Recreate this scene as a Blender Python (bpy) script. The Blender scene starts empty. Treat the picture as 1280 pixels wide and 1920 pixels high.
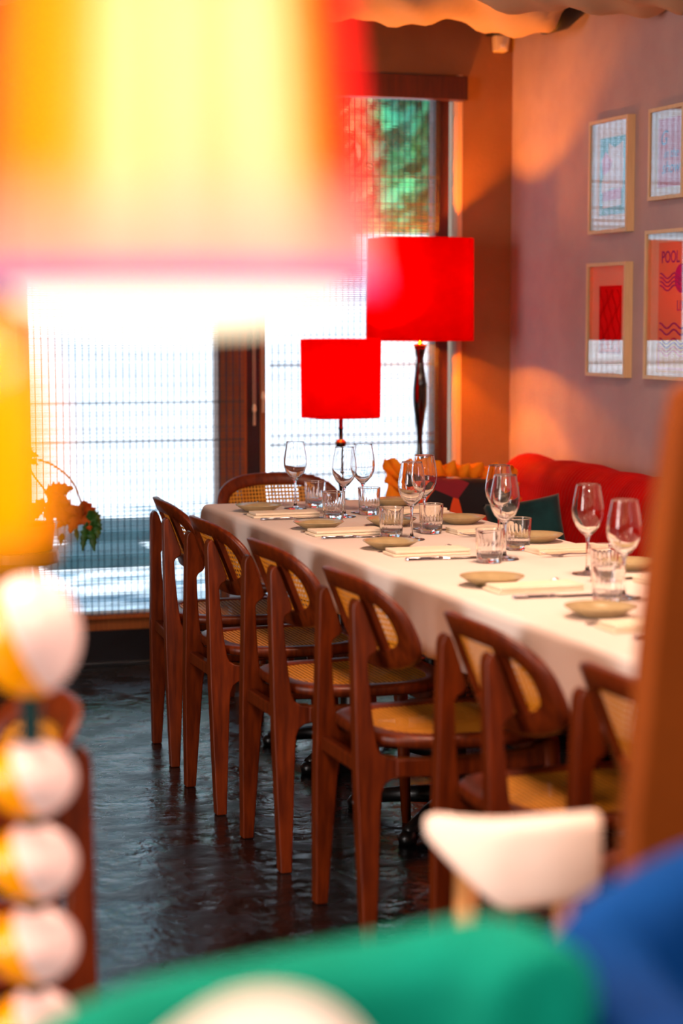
import bpy, bmesh, math, random
from mathutils import Vector, Matrix
random.seed(7)
PI = math.pi
sc = bpy.context.scene
COL = sc.collection

# ------------------------------------------------------------------ camera, world, sun, exposure
cam_d = bpy.data.cameras.new('camera')
cam = bpy.data.objects.new('camera', cam_d); COL.objects.link(cam)
cam.location = (0, 0, 1.36)
cam.rotation_euler = (math.radians(90 - 5.634), 0, math.radians(-18.444))
cam_d.sensor_fit = 'VERTICAL'; cam_d.sensor_height = 36.0; cam_d.lens = 3700 / 1920 * 36
cam_d.dof.use_dof = True; cam_d.dof.focus_distance = 5.75; cam_d.dof.aperture_fstop = 2.15
cam_d.clip_start = 0.02; cam_d.clip_end = 200
sc.camera = cam
sc.view_settings.view_transform = 'Standard'; sc.view_settings.look = 'None'
sc.view_settings.gamma = 1.0; sc.view_settings.exposure = 0.0
sc.view_settings.use_curve_mapping = False
sc.cycles.use_denoising = True
sc.cycles.max_bounces = 14; sc.cycles.transparent_max_bounces = 24
sc.cycles.transmission_bounces = 12; sc.cycles.glossy_bounces = 5; sc.cycles.diffuse_bounces = 4
sc.cycles.sample_clamp_indirect = 6.0
sc.cycles.caustics_refractive = False; sc.cycles.caustics_reflective = False

world = bpy.data.worlds.new('sky'); sc.world = world; world.use_nodes = True
bg = world.node_tree.nodes['Background']
bg.inputs['Color'].default_value = (0.50, 0.76, 1.0, 1); bg.inputs['Strength'].default_value = 2.6

def light(name, kind, loc, energy, color, size=0.1, rot=(0, 0, 0), **kw):
    d = bpy.data.lights.new(name, kind); d.energy = energy; d.color = color
    if kind == 'AREA': d.size = size
    elif kind in ('POINT', 'SPOT'): d.shadow_soft_size = size
    for k, v in kw.items(): setattr(d, k, v)
    o = bpy.data.objects.new(name, d); COL.objects.link(o); o.location = loc; o.rotation_euler = rot
    return o
sun = light('sun', 'SUN', (0, 0, 12), 6.0, (1.0, 0.95, 0.9), rot=(math.radians(38), 0, math.radians(-12)))
sun.data.angle = 0.02
WARM = (1.0, 0.61, 0.43)
light('ceiling_fill', 'AREA', (1.9, 4.1, 2.52), 50, WARM, size=0.5)  # unseen area lights added under the ceiling as warm fill, no fixtures
light('ceiling_fill', 'AREA', (0.0, 1.9, 2.52), 62, WARM, size=0.5)
light('ceiling_fill', 'AREA', (2.2, 1.5, 2.52), 40, WARM, size=0.5)
light('left_wall_fill', 'AREA', (-3.15, 2.2, 1.5), 135, (1.0, 0.90, 0.86), size=1.6, rot=(0, math.radians(-90), 0))  # added fill at the solid left wall, no opening there
light('ceiling_fill', 'AREA', (0.4, -0.5, 2.52), 75, (1.0, 0.84, 0.78), size=0.5)  # added fill behind the camera, brightens the foreground seats

# ------------------------------------------------------------------ materials
def rgb(h):
    h = h.lstrip('#'); v = [int(h[i:i + 2], 16) / 255 for i in (0, 2, 4)]
    return tuple(c / 12.92 if c <= 0.04045 else ((c + 0.055) / 1.055) ** 2.4 for c in v) + (1,)
class N:
    def __init__(s, name):
        s.m = bpy.data.materials.new(name); s.m.use_nodes = True; s.t = s.m.node_tree
        s.b = s.t.nodes['Principled BSDF']; s.out = s.t.nodes['Material Output']
    def n(s, ty, **kw):
        x = s.t.nodes.new(ty)
        for k, v in kw.items():
            if k in x.inputs.keys(): x.inputs[k].default_value = v
            else: setattr(x, k, v)
        return x
    def l(s, a, b): s.t.links.new(a, b)
    def math(s, op, a, b=None):
        x = s.t.nodes.new('ShaderNodeMath'); x.operation = op
        for i, v in enumerate((a, b)):
            if v is None: continue
            if isinstance(v, (int, float)): x.inputs[i].default_value = v
            else: s.l(v, x.inputs[i])
        return x.outputs[0]
def mat(name, c1, c2=None, rough=0.5, scale=10, stretch=(1, 1, 1), metal=0, bump=0.0, bscale=None, spec=0.5, sheen=0, trans=0, coat=0, detail=6, lo=0.35, hi=0.65):
    k = N(name); b = k.b
    c1 = rgb(c1) if isinstance(c1, str) else c1; c2 = rgb(c2) if isinstance(c2, str) else (c2 or c1)
    tc = k.n('ShaderNodeTexCoord'); mp = k.n('ShaderNodeMapping'); mp.inputs['Scale'].default_value = stretch
    k.l(tc.outputs['Object'], mp.inputs[0])
    no = k.n('ShaderNodeTexNoise', Scale=scale, Detail=detail); k.l(mp.outputs[0], no.inputs[0])
    cr = k.n('ShaderNodeValToRGB'); cr.color_ramp.elements[0].position = lo; cr.color_ramp.elements[1].position = hi
    cr.color_ramp.elements[0].color = c1; cr.color_ramp.elements[1].color = c2
    k.l(no.outputs[0], cr.inputs[0]); k.l(cr.outputs[0], b.inputs['Base Color'])
    b.inputs['Roughness'].default_value = rough; b.inputs['Metallic'].default_value = metal
    b.inputs['Specular IOR Level'].default_value = spec if rough < 0.55 else spec * 0.2
    b.inputs['Sheen Weight'].default_value = sheen; b.inputs['Coat Weight'].default_value = coat
    if bump:
        n2 = k.n('ShaderNodeTexNoise', Scale=bscale or scale * 4, Detail=4); k.l(mp.outputs[0], n2.inputs[0])
        bp = k.n('ShaderNodeBump', Strength=bump, Distance=0.01); k.l(n2.outputs[0], bp.inputs['Height']); k.l(bp.outputs[0], b.inputs['Normal'])
    if trans:
        tr = k.n('ShaderNodeBsdfTranslucent'); k.l(cr.outputs[0], tr.inputs[0])
        mx = k.n('ShaderNodeMixShader', Fac=trans); k.l(b.outputs[0], mx.inputs[1]); k.l(tr.outputs[0], mx.inputs[2]); k.l(mx.outputs[0], k.out.inputs[0])
    k.m['k'] = 1
    return k.m
def glass_mat(name, ior=1.45, rough=0.0, tint=(1, 1, 1, 1)):
    k = N(name); g = k.n('ShaderNodeBsdfGlass', Roughness=rough, IOR=ior, Color=tint); k.l(g.outputs[0], k.out.inputs[0]); return k.m
def pane_mat(name, refl=1.0):
    k = N(name); t = k.n('ShaderNodeBsdfTransparent'); g = k.n('ShaderNodeBsdfGlossy', Roughness=0.0)
    ge = k.n('ShaderNodeNewGeometry'); dt = k.n('ShaderNodeVectorMath', operation='DOT_PRODUCT'); k.l(ge.outputs['Normal'], dt.inputs[0]); k.l(ge.outputs['Incoming'], dt.inputs[1])
    f2 = k.math('MULTIPLY', k.math('ADD', k.math('MULTIPLY', k.math('POWER', k.math('SUBTRACT', 1.0, k.math('ABSOLUTE', dt.outputs['Value'])), 5.0), 0.96), 0.04), refl)
    mx = k.n('ShaderNodeMixShader'); k.l(f2, mx.inputs[0]); k.l(t.outputs[0], mx.inputs[1]); k.l(g.outputs[0], mx.inputs[2]); k.l(mx.outputs[0], k.out.inputs[0]); return k.m
def emis(name, col, s):
    k = N(name); e = k.n('ShaderNodeEmission', Strength=s, Color=col); k.l(e.outputs[0], k.out.inputs[0]); return k.m

M = {}
M['wall_r'] = mat('taupe_plaster', '#b49c9c', '#bda5a3', rough=0.85, scale=6, bump=0.15, bscale=60)
M['wall_w'] = mat('brown_plaster', '#936340', '#9a6946', rough=0.85, scale=6, bump=0.15, bscale=60)
M['ceil'] = mat('ceiling_paint', '#5a4a42', '#64534a', rough=0.9)
M['wood'] = mat('walnut_wood', '#521a02', '#722b05', rough=0.38, scale=14, stretch=(6, 6, 0.6), bump=0.06, spec=0.4)
M['darkwood'] = mat('dark_brown_wood', '#3a1410', '#4b1c12', rough=0.45, scale=12, stretch=(8, 8, 0.6))
M['framewood'] = mat('window_wood', '#8a4a1c', '#9d5822', rough=0.5, scale=12, stretch=(8, 8, 0.5))
M['navy'] = mat('dark_metal', '#0a0f16', '#101720', rough=0.4)
M['paleframe'] = mat('pale_frame_wood', '#d9b98a', '#e2c496', rough=0.5, scale=14, stretch=(8, 8, 0.6))
M['paper'] = mat('cream_paper', '#f3dcb8', '#f6e0bf', rough=0.8)
M['cloth'] = mat('tablecloth_cotton', '#f4e6dc', '#f8ece2', rough=0.85, scale=3, bump=0.25, bscale=9, trans=0.08)
M['napkin'] = mat('napkin_cotton', '#f3e4c8', '#f8ead2', rough=0.85, scale=20, bump=0.2, bscale=200)
M['plate'] = mat('plate_ceramic', '#b09d72', '#baa77c', rough=0.22, scale=40)
M['steel'] = mat('cutlery_steel', '#b5b2b8', '#c8c5cc', rough=0.12, metal=1)
M['glass'] = glass_mat('clear_glass'); M['tumblerglass'] = glass_mat('pressed_glass', 1.47)
M['pane'] = pane_mat('pane_glass'); M['picture_glass'] = pane_mat('picture_glass', 3.0)
M['black'] = mat('black_iron', '#080808', '#101010', rough=0.35)
M['blacklac'] = mat('black_lacquer', '#060506', '#0c0a0a', rough=0.12, coat=0.5)
M['brass'] = mat('brass', '#c98f3c', '#d9a04a', rough=0.25, metal=1)
M['white_plastic'] = mat('white_plastic', '#e8cfa8', '#ecd6b0', rough=0.5)
M['orange'] = mat('orange_cotton', '#f07a12', '#f79a1e', rough=0.8, scale=9, bump=0.3, bscale=30)
M['teal'] = mat('teal_velvet', '#0c2c30', '#154448', rough=0.7, scale=10, sheen=0.15)
M['green_velvet'] = mat('green_velvet', '#007058', '#009880', rough=0.8, scale=3, sheen=0.0, bump=0.3, bscale=8)
M['blue_velvet'] = mat('blue_velvet', '#002c66', '#004c98', rough=0.8, scale=3, sheen=0.0, bump=0.3, bscale=8)
M['leather'] = mat('cognac_leather', '#74360a', '#84400c', rough=0.6, scale=5, bump=0.15, bscale=90)
M['cream'] = mat('cream_upholstery', '#f4e2d4', '#f8e9dd', rough=0.8, scale=12)
M['oak'] = mat('light_oak', '#c98a4a', '#d99b58', rough=0.45, scale=12, stretch=(6, 6, 0.6))
M['leaf'] = mat('dark_leaf', '#1c4a12', '#2e6a1c', rough=0.5, scale=30)
M['veiledleaf'] = mat('veil_tinted_leaf', '#a8481a', '#c96422', rough=0.6, scale=20)  # orange lamp veil over the plant painted into the leaf colour
M['stem'] = mat('twig_bark', '#7a3a12', '#96501c', rough=0.7, scale=40)
M['terracotta'] = mat('orange_terracotta', '#d56a12', '#e37c1c', rough=0.6)
M['amber'] = mat('amber_veil_glass', '#f27a00', '#ff9a00', rough=0.2)
_b = M['amber'].node_tree.nodes['Principled BSDF']; _b.inputs['Emission Color'].default_value = (1, 0.32, 0, 1); _b.inputs['Emission Strength'].default_value = 1.0  # glow added for the orange veil at the left edge
M['slat'] = mat('blind_slat_bamboo', '#4f4c48', '#625e58', rough=0.6, scale=60, stretch=(1, 1, 40), trans=0.15)
M['blindcord'] = mat('blind_thread', '#16384e', '#22506c', rough=0.8)
M['drape'] = mat('cream_drape', '#d8b894', '#e0c29e', rough=0.85, scale=4, bump=0.3, bscale=12, trans=0.15)
M['duct'] = mat('black_duct', '#0c0a0a', '#141010', rough=0.5)
M['redshade'] = mat('red_lampshade', (0.86, 0.0, 0.0, 1), (0.8, 0.0, 0.0, 1), rough=0.9, trans=0.5, spec=0.0)
M['paving'] = mat('pale_paving', '#6c8c9c', '#fbfbfa', rough=0.8, scale=2.6, stretch=(1, 2, 1), bump=0.2, lo=0.38, hi=0.56, detail=9)
M['render_white'] = mat('white_render', '#e8eaf0', '#fafafc', rough=0.85, scale=2, stretch=(1, 1, 5))
M['slab'] = mat('slate_slab', '#2e4a52', '#3b5a62', rough=0.7)
M['hedge'] = mat('hedge_leaf', '#10806a', '#50d090', rough=0.55, scale=2.2, lo=0.4, hi=0.6)

def cane_mat():
    k = N('woven_cane'); b = k.b
    uv = k.n('ShaderNodeUVMap'); sp = k.n('ShaderNodeSeparateXYZ'); k.l(uv.outputs[0], sp.inputs[0])
    P_ = 0.0125
    def cell(o, ph=0.0): return k.math('SUBTRACT', k.math('FRACT', k.math('ADD', k.math('DIVIDE', o, P_), ph)), 0.5)
    fx, fy = cell(sp.outputs[0]), cell(sp.outputs[1])
    d = k.math('SQRT', k.math('ADD', k.math('MULTIPLY', fx, fx), k.math('MULTIPLY', fy, fy)))
    hole = k.math('LESS_THAN', d, 0.27)
    gx, gy = cell(sp.outputs[0], 0.5), cell(sp.outputs[1], 0.5)
    d2 = k.math('SQRT', k.math('ADD', k.math('MULTIPLY', gx, gx), k.math('MULTIPLY', gy, gy)))
    knot = k.math('LESS_THAN', d2, 0.2)
    mxc = k.n('ShaderNodeMix', data_type='RGBA'); k.l(knot, mxc.inputs['Factor'])
    mxc.inputs['A'].default_value = rgb('#d98c1c'); mxc.inputs['B'].default_value = rgb('#eeac44')
    k.l(mxc.outputs['Result'], b.inputs['Base Color']); b.inputs['Roughness'].default_value = 0.5
    bp = k.n('ShaderNodeBump', Strength=0.5, Distance=0.002); k.l(d, bp.inputs['Height']); k.l(bp.outputs[0], b.inputs['Normal'])
    tl = k.n('ShaderNodeBsdfTranslucent'); k.l(mxc.outputs['Result'], tl.inputs[0])
    m1 = k.n('ShaderNodeMixShader', Fac=0.3); k.l(b.outputs[0], m1.inputs[1]); k.l(tl.outputs[0], m1.inputs[2])
    tr = k.n('ShaderNodeBsdfTransparent'); m2 = k.n('ShaderNodeMixShader')
    k.l(hole, m2.inputs[0]); k.l(m1.outputs[0], m2.inputs[1]); k.l(tr.outputs[0], m2.inputs[2]); k.l(m2.outputs[0], k.out.inputs[0])
    return k.m
M['cane'] = cane_mat()

def floor_mat():
    k = N('dark_polished_concrete'); b = k.b
    tc = k.n('ShaderNodeTexCoord')
    n1 = k.n('ShaderNodeTexNoise', Scale=2.2, Detail=9, Roughness=0.65); k.l(tc.outputs['Object'], n1.inputs[0])
    cr = k.n('ShaderNodeValToRGB'); e = cr.color_ramp.elements
    e[0].position = 0.35; e[0].color = rgb('#07090b'); e[1].position = 0.7; e[1].color = rgb('#15171a')
    k.l(n1.outputs[0], cr.inputs[0]); k.l(cr.outputs[0], b.inputs['Base Color'])
    n2 = k.n('ShaderNodeTexNoise', Scale=7, Detail=6); k.l(tc.outputs['Object'], n2.inputs[0])
    mr = k.n('ShaderNodeMapRange'); mr.inputs['From Min'].default_value = 0.35; mr.inputs['From Max'].default_value = 0.65
    mr.inputs['To Min'].default_value = 0.13; mr.inputs['To Max'].default_value = 0.36
    k.l(n2.outputs[0], mr.inputs[0]); k.l(mr.outputs[0], b.inputs['Roughness'])
    n3 = k.n('ShaderNodeTexNoise', Scale=14, Detail=5); k.l(tc.outputs['Object'], n3.inputs[0])
    bp = k.n('ShaderNodeBump', Strength=0.35, Distance=0.02); k.l(n3.outputs[0], bp.inputs['Height']); k.l(bp.outputs[0], b.inputs['Normal'])
    return k.m
M['floor'] = floor_mat()

def stripe_shade_mat():
    k = N('striped_pendant_fabric'); b = k.b
    uv = k.n('ShaderNodeUVMap'); sp = k.n('ShaderNodeSeparateXYZ'); k.l(uv.outputs[0], sp.inputs[0])
    cr = k.n('ShaderNodeValToRGB'); cr.color_ramp.interpolation = 'EASE'
    stops = [(0.0, '#ff7400'), (0.10, '#ff8c00'), (0.20, '#ffa200'), (0.27, '#ffb14a'), (0.33, '#ffdf9c'), (0.40, '#ffe6b4'), (0.44, '#ffc878'), (0.50, '#ffe6c0'),
             (0.57, '#ffc98a'), (0.66, '#ffdcae'), (0.76, '#ffd6a0'), (0.82, '#ff9a2a'), (0.88, '#ff4a10'), (0.93, '#f01818'), (1.0, '#e01020')]
    el = cr.color_ramp.elements
    el[0].position = 0; el[0].color = rgb(stops[0][1]); el[1].position = 1; el[1].color = rgb(stops[-1][1])
    for p, c in stops[1:-1]:
        x = el.new(p); x.color = rgb(c)
    k.l(sp.outputs[0], cr.inputs[0])
    # woven pink hem band at the bottom of the shade
    hem = k.n('ShaderNodeMapRange'); hem.inputs['From Min'].default_value = 0.15; hem.inputs['From Max'].default_value = 0.0
    k.l(sp.outputs[1], hem.inputs[0])
    mx = k.n('ShaderNodeMix', data_type='RGBA'); k.l(hem.outputs[0], mx.inputs['Factor']); k.l(cr.outputs[0], mx.inputs['A'])
    mx.inputs['B'].default_value = rgb('#f9b7c4')
    k.l(mx.outputs['Result'], b.inputs['Base Color']); b.inputs['Roughness'].default_value = 0.9
    tl = k.n('ShaderNodeBsdfTranslucent'); k.l(mx.outputs['Result'], tl.inputs[0])
    m1 = k.n('ShaderNodeMixShader', Fac=0.6); k.l(b.outputs[0], m1.inputs[1]); k.l(tl.outputs[0], m1.inputs[2]); k.l(m1.outputs[0], k.out.inputs[0])
    return k.m
M['stripes'] = stripe_shade_mat()

def ball_highlight_mat():
    k = N('amber_with_painted_highlight'); b = k.b
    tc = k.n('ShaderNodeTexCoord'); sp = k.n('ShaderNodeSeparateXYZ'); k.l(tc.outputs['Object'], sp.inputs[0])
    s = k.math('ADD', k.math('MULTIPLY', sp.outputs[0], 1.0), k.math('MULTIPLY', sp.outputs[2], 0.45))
    g = k.math('GREATER_THAN', s, -0.004)  # pale side paints the window highlight into the ball colour
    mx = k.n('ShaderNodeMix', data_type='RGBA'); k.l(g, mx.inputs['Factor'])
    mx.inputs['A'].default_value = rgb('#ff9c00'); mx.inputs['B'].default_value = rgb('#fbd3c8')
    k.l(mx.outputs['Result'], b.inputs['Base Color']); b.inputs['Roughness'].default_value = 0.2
    k.l(mx.outputs['Result'], b.inputs['Emission Color']); b.inputs['Emission Strength'].default_value = 0.4  # added glow keeps the painted highlight bright
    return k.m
M['ball_highlight'] = ball_highlight_mat()

def cushion_mat():
    k = N('orange_patchwork_print'); b = k.b
    tc = k.n('ShaderNodeTexCoord'); mp = k.n('ShaderNodeMapping'); mp.inputs['Scale'].default_value = (1, 1, 1.4)
    k.l(tc.outputs['Object'], mp.inputs[0])
    v = k.n('ShaderNodeTexVoronoi', Scale=9.0); k.l(mp.outputs[0], v.inputs[0])
    sp = k.n('ShaderNodeSeparateColor'); k.l(v.outputs['Color'], sp.inputs[0])
    cr = k.n('ShaderNodeValToRGB'); cr.color_ramp.interpolation = 'CONSTANT'; el = cr.color_ramp.elements
    el[0].position = 0; el[0].color = rgb('#120c14'); el[1].position = 0.38; el[1].color = rgb('#e8501a')
    for p, c in [(0.55, '#8c1a2c'), (0.68, '#f58a24'), (0.88, '#d83a14')]:
        x = el.new(p); x.color = rgb(c)
    k.l(sp.outputs[0], cr.inputs[0]); k.l(cr.outputs[0], b.inputs['Base Color']); b.inputs['Roughness'].default_value = 0.8
    return k.m
M['print'] = cushion_mat()
M['corduroy'] = mat('red_corduroy', '#a80402', '#c60a04', rough=0.7, scale=6, sheen=0.03)

# ------------------------------------------------------------------ mesh helpers
def new_obj(name, bm, material, parent=None, smooth=False, kind=None, bevel=0.0, bseg=2, subd=0):
    me = bpy.data.meshes.new(name); bmesh.ops.recalc_face_normals(bm, faces=bm.faces[:]); bm.to_mesh(me); bm.free()
    for mm in (material if isinstance(material, (list, tuple)) else [material]): me.materials.append(mm)
    o = bpy.data.objects.new(name, me); COL.objects.link(o)
    if parent: o.parent = parent
    if smooth or bevel:
        for p in me.polygons: p.use_smooth = True
    if bevel:
        b = o.modifiers.new('bevel', 'BEVEL'); b.width = bevel; b.segments = bseg; b.limit_method = 'ANGLE'; b.angle_limit = math.radians(32); b.harden_normals = True
    if subd:
        s = o.modifiers.new('sub', 'SUBSURF'); s.levels = subd; s.render_levels = subd
    if kind: o['kind'] = kind
    return o
def tag(o, label, cat, group=None):
    o['label'] = label; o['category'] = cat
    if group: o['group'] = group
    return o
def thing(name, label, cat, loc=(0, 0, 0), rz=0, group=None):
    o = bpy.data.objects.new(name, None); COL.objects.link(o); o.location = loc; o.rotation_euler = (0, 0, rz)
    o.empty_display_size = 0.1
    return tag(o, label, cat, group)
def copy_tree(o, parent=None):
    c = o.copy(); COL.objects.link(c)
    if parent: c.parent = parent
    for ch in list(o.children): copy_tree(ch, c)
    return c
def bx(bm, c, s, rot=None):
    r = bmesh.ops.create_cube(bm, size=1.0)
    mt = Matrix.Translation(c) @ (rot or Matrix.Identity(4)) @ Matrix.Diagonal((*s, 1))
    bmesh.ops.transform(bm, matrix=mt, verts=r['verts']); return r['verts']
def boxb(bm, x0, x1, y0, y1, z0, z1):
    return bx(bm, ((x0 + x1) / 2, (y0 + y1) / 2, (z0 + z1) / 2), (x1 - x0, y1 - y0, z1 - z0))
def box(name, x0, x1, y0, y1, z0, z1, m, parent=None, bevel=0, kind=None):
    bm = bmesh.new(); boxb(bm, x0, x1, y0, y1, z0, z1); return new_obj(name, bm, m, parent, bevel=bevel, kind=kind)
def lathe(bm, prof, seg=40, mod=None, c=(0, 0, 0), close=False):
    rings = []
    for (r, z) in prof:
        if r < 1e-6: rings.append([bm.verts.new((c[0], c[1], c[2] + z))]); continue
        rings.append([bm.verts.new((c[0] + (r + (mod(r, z, 2 * PI * i / seg) if mod else 0)) * math.cos(2 * PI * i / seg),
                                    c[1] + (r + (mod(r, z, 2 * PI * i / seg) if mod else 0)) * math.sin(2 * PI * i / seg), c[2] + z)) for i in range(seg)])
    for a, b in zip(rings[:-1], rings[1:]):
        if len(a) == 1 and len(b) == 1: continue
        for i in range(seg):
            j = (i + 1) % seg
            if len(a) == 1: bm.faces.new((a[0], b[j], b[i]))
            elif len(b) == 1: bm.faces.new((a[i], a[j], b[0]))
            else: bm.faces.new((a[i], a[j], b[j], b[i]))
def tube(bm, pts, rad, seg=8):
    pts = [Vector(p) for p in pts]; rings = []
    for i, p in enumerate(pts):
        t = (pts[min(i + 1, len(pts) - 1)] - pts[max(i - 1, 0)]).normalized()
        a = Vector((0, 0, 1)) if abs(t.z) < 0.9 else Vector((1, 0, 0))
        u = t.cross(a).normalized(); v = t.cross(u)
        r = rad[i] if isinstance(rad, (list, tuple)) else rad
        rings.append([bm.verts.new(p + u * r * math.cos(2 * PI * k / seg) + v * r * math.sin(2 * PI * k / seg)) for k in range(seg)])
    for a, b in zip(rings[:-1], rings[1:]):
        for k in range(seg): bm.faces.new((a[k], a[(k + 1) % seg], b[(k + 1) % seg], b[k]))
    bm.faces.new(rings[0]); bm.faces.new(rings[-1][::-1])
def prism(bm, poly, f, t0, t1):
    """closed polygon extruded; f(u, v, t) -> point"""
    a = [bm.verts.new(f(u, v, t0)) for u, v in poly]; b = [bm.verts.new(f(u, v, t1)) for u, v in poly]
    n = len(poly); bm.faces.new(a); bm.faces.new(b[::-1])
    for i in range(n): bm.faces.new((a[i], b[i], b[(i + 1) % n], a[(i + 1) % n]))
def sgn(x): return -1 if x < 0 else 1
def spow(c, p): return sgn(c) * abs(c) ** p

# ------------------------------------------------------------------ the room
XR, YW, ZC = 3.255, 7.552, 2.62
def struct(name, parts, m, bevel=0):
    bm = bmesh.new()
    for p in parts: boxb(bm, *p)
    return new_obj(name, bm, m, kind='structure', bevel=bevel)
struct('floor', [(-3.4, XR + 0.2, -1.6, YW + 0.2, -0.12, 0.0)], M['floor'])
struct('ceiling', [(-3.4, XR + 0.2, -1.6, YW + 0.2, ZC, ZC + 0.12)], M['ceil'])
struct('wall_right', [(XR, XR + 0.2, -1.6, YW + 0.2, 0, ZC)], M['wall_r'])
struct('wall_left', [(-3.4, -3.2, -1.6, YW, 0, ZC)], M['wall_w'])
struct('wall_back', [(-3.2, XR, -1.6, -1.4, 0, ZC)], M['wall_w'])
WX0, WX1, WZ1 = 1.215, 3.035, 2.335
struct('wall_window', [(-3.4, WX0, YW, YW + 0.2, 0, ZC), (WX1, XR, YW, YW + 0.2, 0, ZC), (WX0, WX1, YW, YW + 0.2, WZ1, ZC)], M['wall_w'])
struct('trim_1', [(WX1 - 0.018, WX1, YW - 0.004, YW + 0.12, 0.0, WZ1)], mat('reveal_paint', '#e0b08a', '#e4b692', rough=0.7))
# sliding window: two sashes, wooden stiles, dark mullion
win = new_obj('window_1', (lambda b: (boxb(b, WX0, WX1 - 0.018, YW + 0.06, YW + 0.13, 0.02, 0.135), boxb(b, WX0, WX1 - 0.018, YW + 0.06, YW + 0.13, 2.26, WZ1), b)[-1])(bmesh.new()), M['navy'], kind='structure')
box('mullion', 2.122, 2.186, YW + 0.02, YW + 0.13, 0.135, 2.26, M['navy'], win)
for a, b_ in ((2.01, 2.128), (2.182, 2.207), (2.925, 2.985), (WX0, 1.262)):
    box('stile', a, b_, YW + 0.015, YW + 0.09, 0.135, 2.26, M['framewood'] if a > 2 and a < 2.5 else M['darkwood'], win, bevel=0.003)
box('bottom_rail', WX0, 3.0, YW + 0.0, YW + 0.09, 0.137, 0.205, M['framewood'], win, bevel=0.004)
box('bottom_panel', WX0, WX1 - 0.02, YW + 0.005, YW + 0.06, 0.0, 0.137, M['navy'], win, bevel=0.003)
box('threshold', WX0, WX1 - 0.02, YW - 0.03, YW + 0.005, 0.0, 0.016, mat('threshold_metal', '#50606c', '#5c6c78', rough=0.3, metal=1), win, bevel=0.002)
box('window_pane', 1.262, 2.01, YW + 0.05, YW + 0.056, 0.205, 2.26, M['pane'], win)
box('window_pane', 2.207, 2.925, YW + 0.05, YW + 0.056, 0.205, 2.26, M['pane'], win)
box('window_pane', 2.985, 3.017, YW + 0.05, YW + 0.056, 0.205, 2.26, M['pane'], win)
hb = box('blind_headbox', 1.20, 3.03, YW - 0.075, YW - 0.002, 2.228, 2.322, M['darkwood'], bevel=0.004)
tag(hb, 'dark brown box above the window from which both bamboo blinds hang', 'blind box')

def blind(x0, x1, label):
    t = thing('roll_blind', label, 'blind', ((x0 + x1) / 2, YW - 0.03, 0.2), group='bamboo blinds on the window')
    bm = bmesh.new(); w = (x1 - x0) / 2; z = 0.004; n = 0
    rnd = random.Random(int(x0 * 100))
    while z < 2.03:
        h = 0.0034 + rnd.uniform(-0.0008, 0.0008)
        if rnd.random() < 0.04: h += 0.0035
        dz = rnd.uniform(-0.0006, 0.0006)
        bx(bm, (0, rnd.uniform(-0.0007, 0.0007), z + dz), (2 * w, 0.0016, h), Matrix.Rotation(rnd.uniform(-0.0006, 0.0006), 4, 'Y')); z += 0.0088; n += 1
    new_obj('slats', bm, M['slat'], t)
    bm = bmesh.new(); x = -w + 0.014
    while x < w - 0.008:
        bx(bm, (x, -0.002, 1.01), (0.0032, 0.0012, 2.03), Matrix.Rotation(rnd.uniform(-0.0012, 0.0012), 4, 'Y')); x += 0.0262 + rnd.uniform(-0.0018, 0.0018)
    new_obj('threads', bm, M['blindcord'], t)
    bm = bmesh.new(); bx(bm, (0, 0, -0.004), (2 * w, 0.006, 0.016)); new_obj('hem_bar', bm, M['framewood'], t)
    return t
BL1 = blind(1.232, 2.104, 'wide bamboo blind on the left window panel')
BL2 = blind(2.205, 2.925, 'bamboo blind on the right window panel behind the red lamps')
def pull(x, z, par):
    c = par.location; ox, oy, oz = x - c.x, YW - 0.05 - c.y, z - c.z
    bm = bmesh.new(); tube(bm, [(ox, oy, oz + 0.03), (ox + 0.001, oy, oz + 0.6), (ox, oy, 2.228 - c.z)], 0.0016, 6); tube(bm, [(ox + 0.008, oy, oz + 0.03), (ox + 0.008, oy, oz + 0.6), (ox + 0.006, oy, 2.228 - c.z)], 0.0014, 6)
    cd = new_obj('pull_cord', bm, M['white_plastic'], par, smooth=True)
    bm = bmesh.new(); lathe(bm, [(0, 0), (0.006, 0.002), (0.008, 0.012), (0.006, 0.03), (0.002, 0.034), (0, 0.034)], 14, c=(ox + 0.004, oy, oz)); new_obj('cord_grip', bm, M['white_plastic'], cd, smooth=True)
    bm = bmesh.new(); tube(bm, [(ox + 0.002, oy, oz), (ox + 0.001, oy, oz - 0.05)], 0.0016, 6); tube(bm, [(ox + 0.007, oy, oz), (ox + 0.007, oy, oz - 0.05)], 0.0016, 6); new_obj('cord_tail', bm, M['white_plastic'], cd)
pull(2.135, 0.985, BL1)
pull(2.172, 1.035, BL2)

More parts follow.
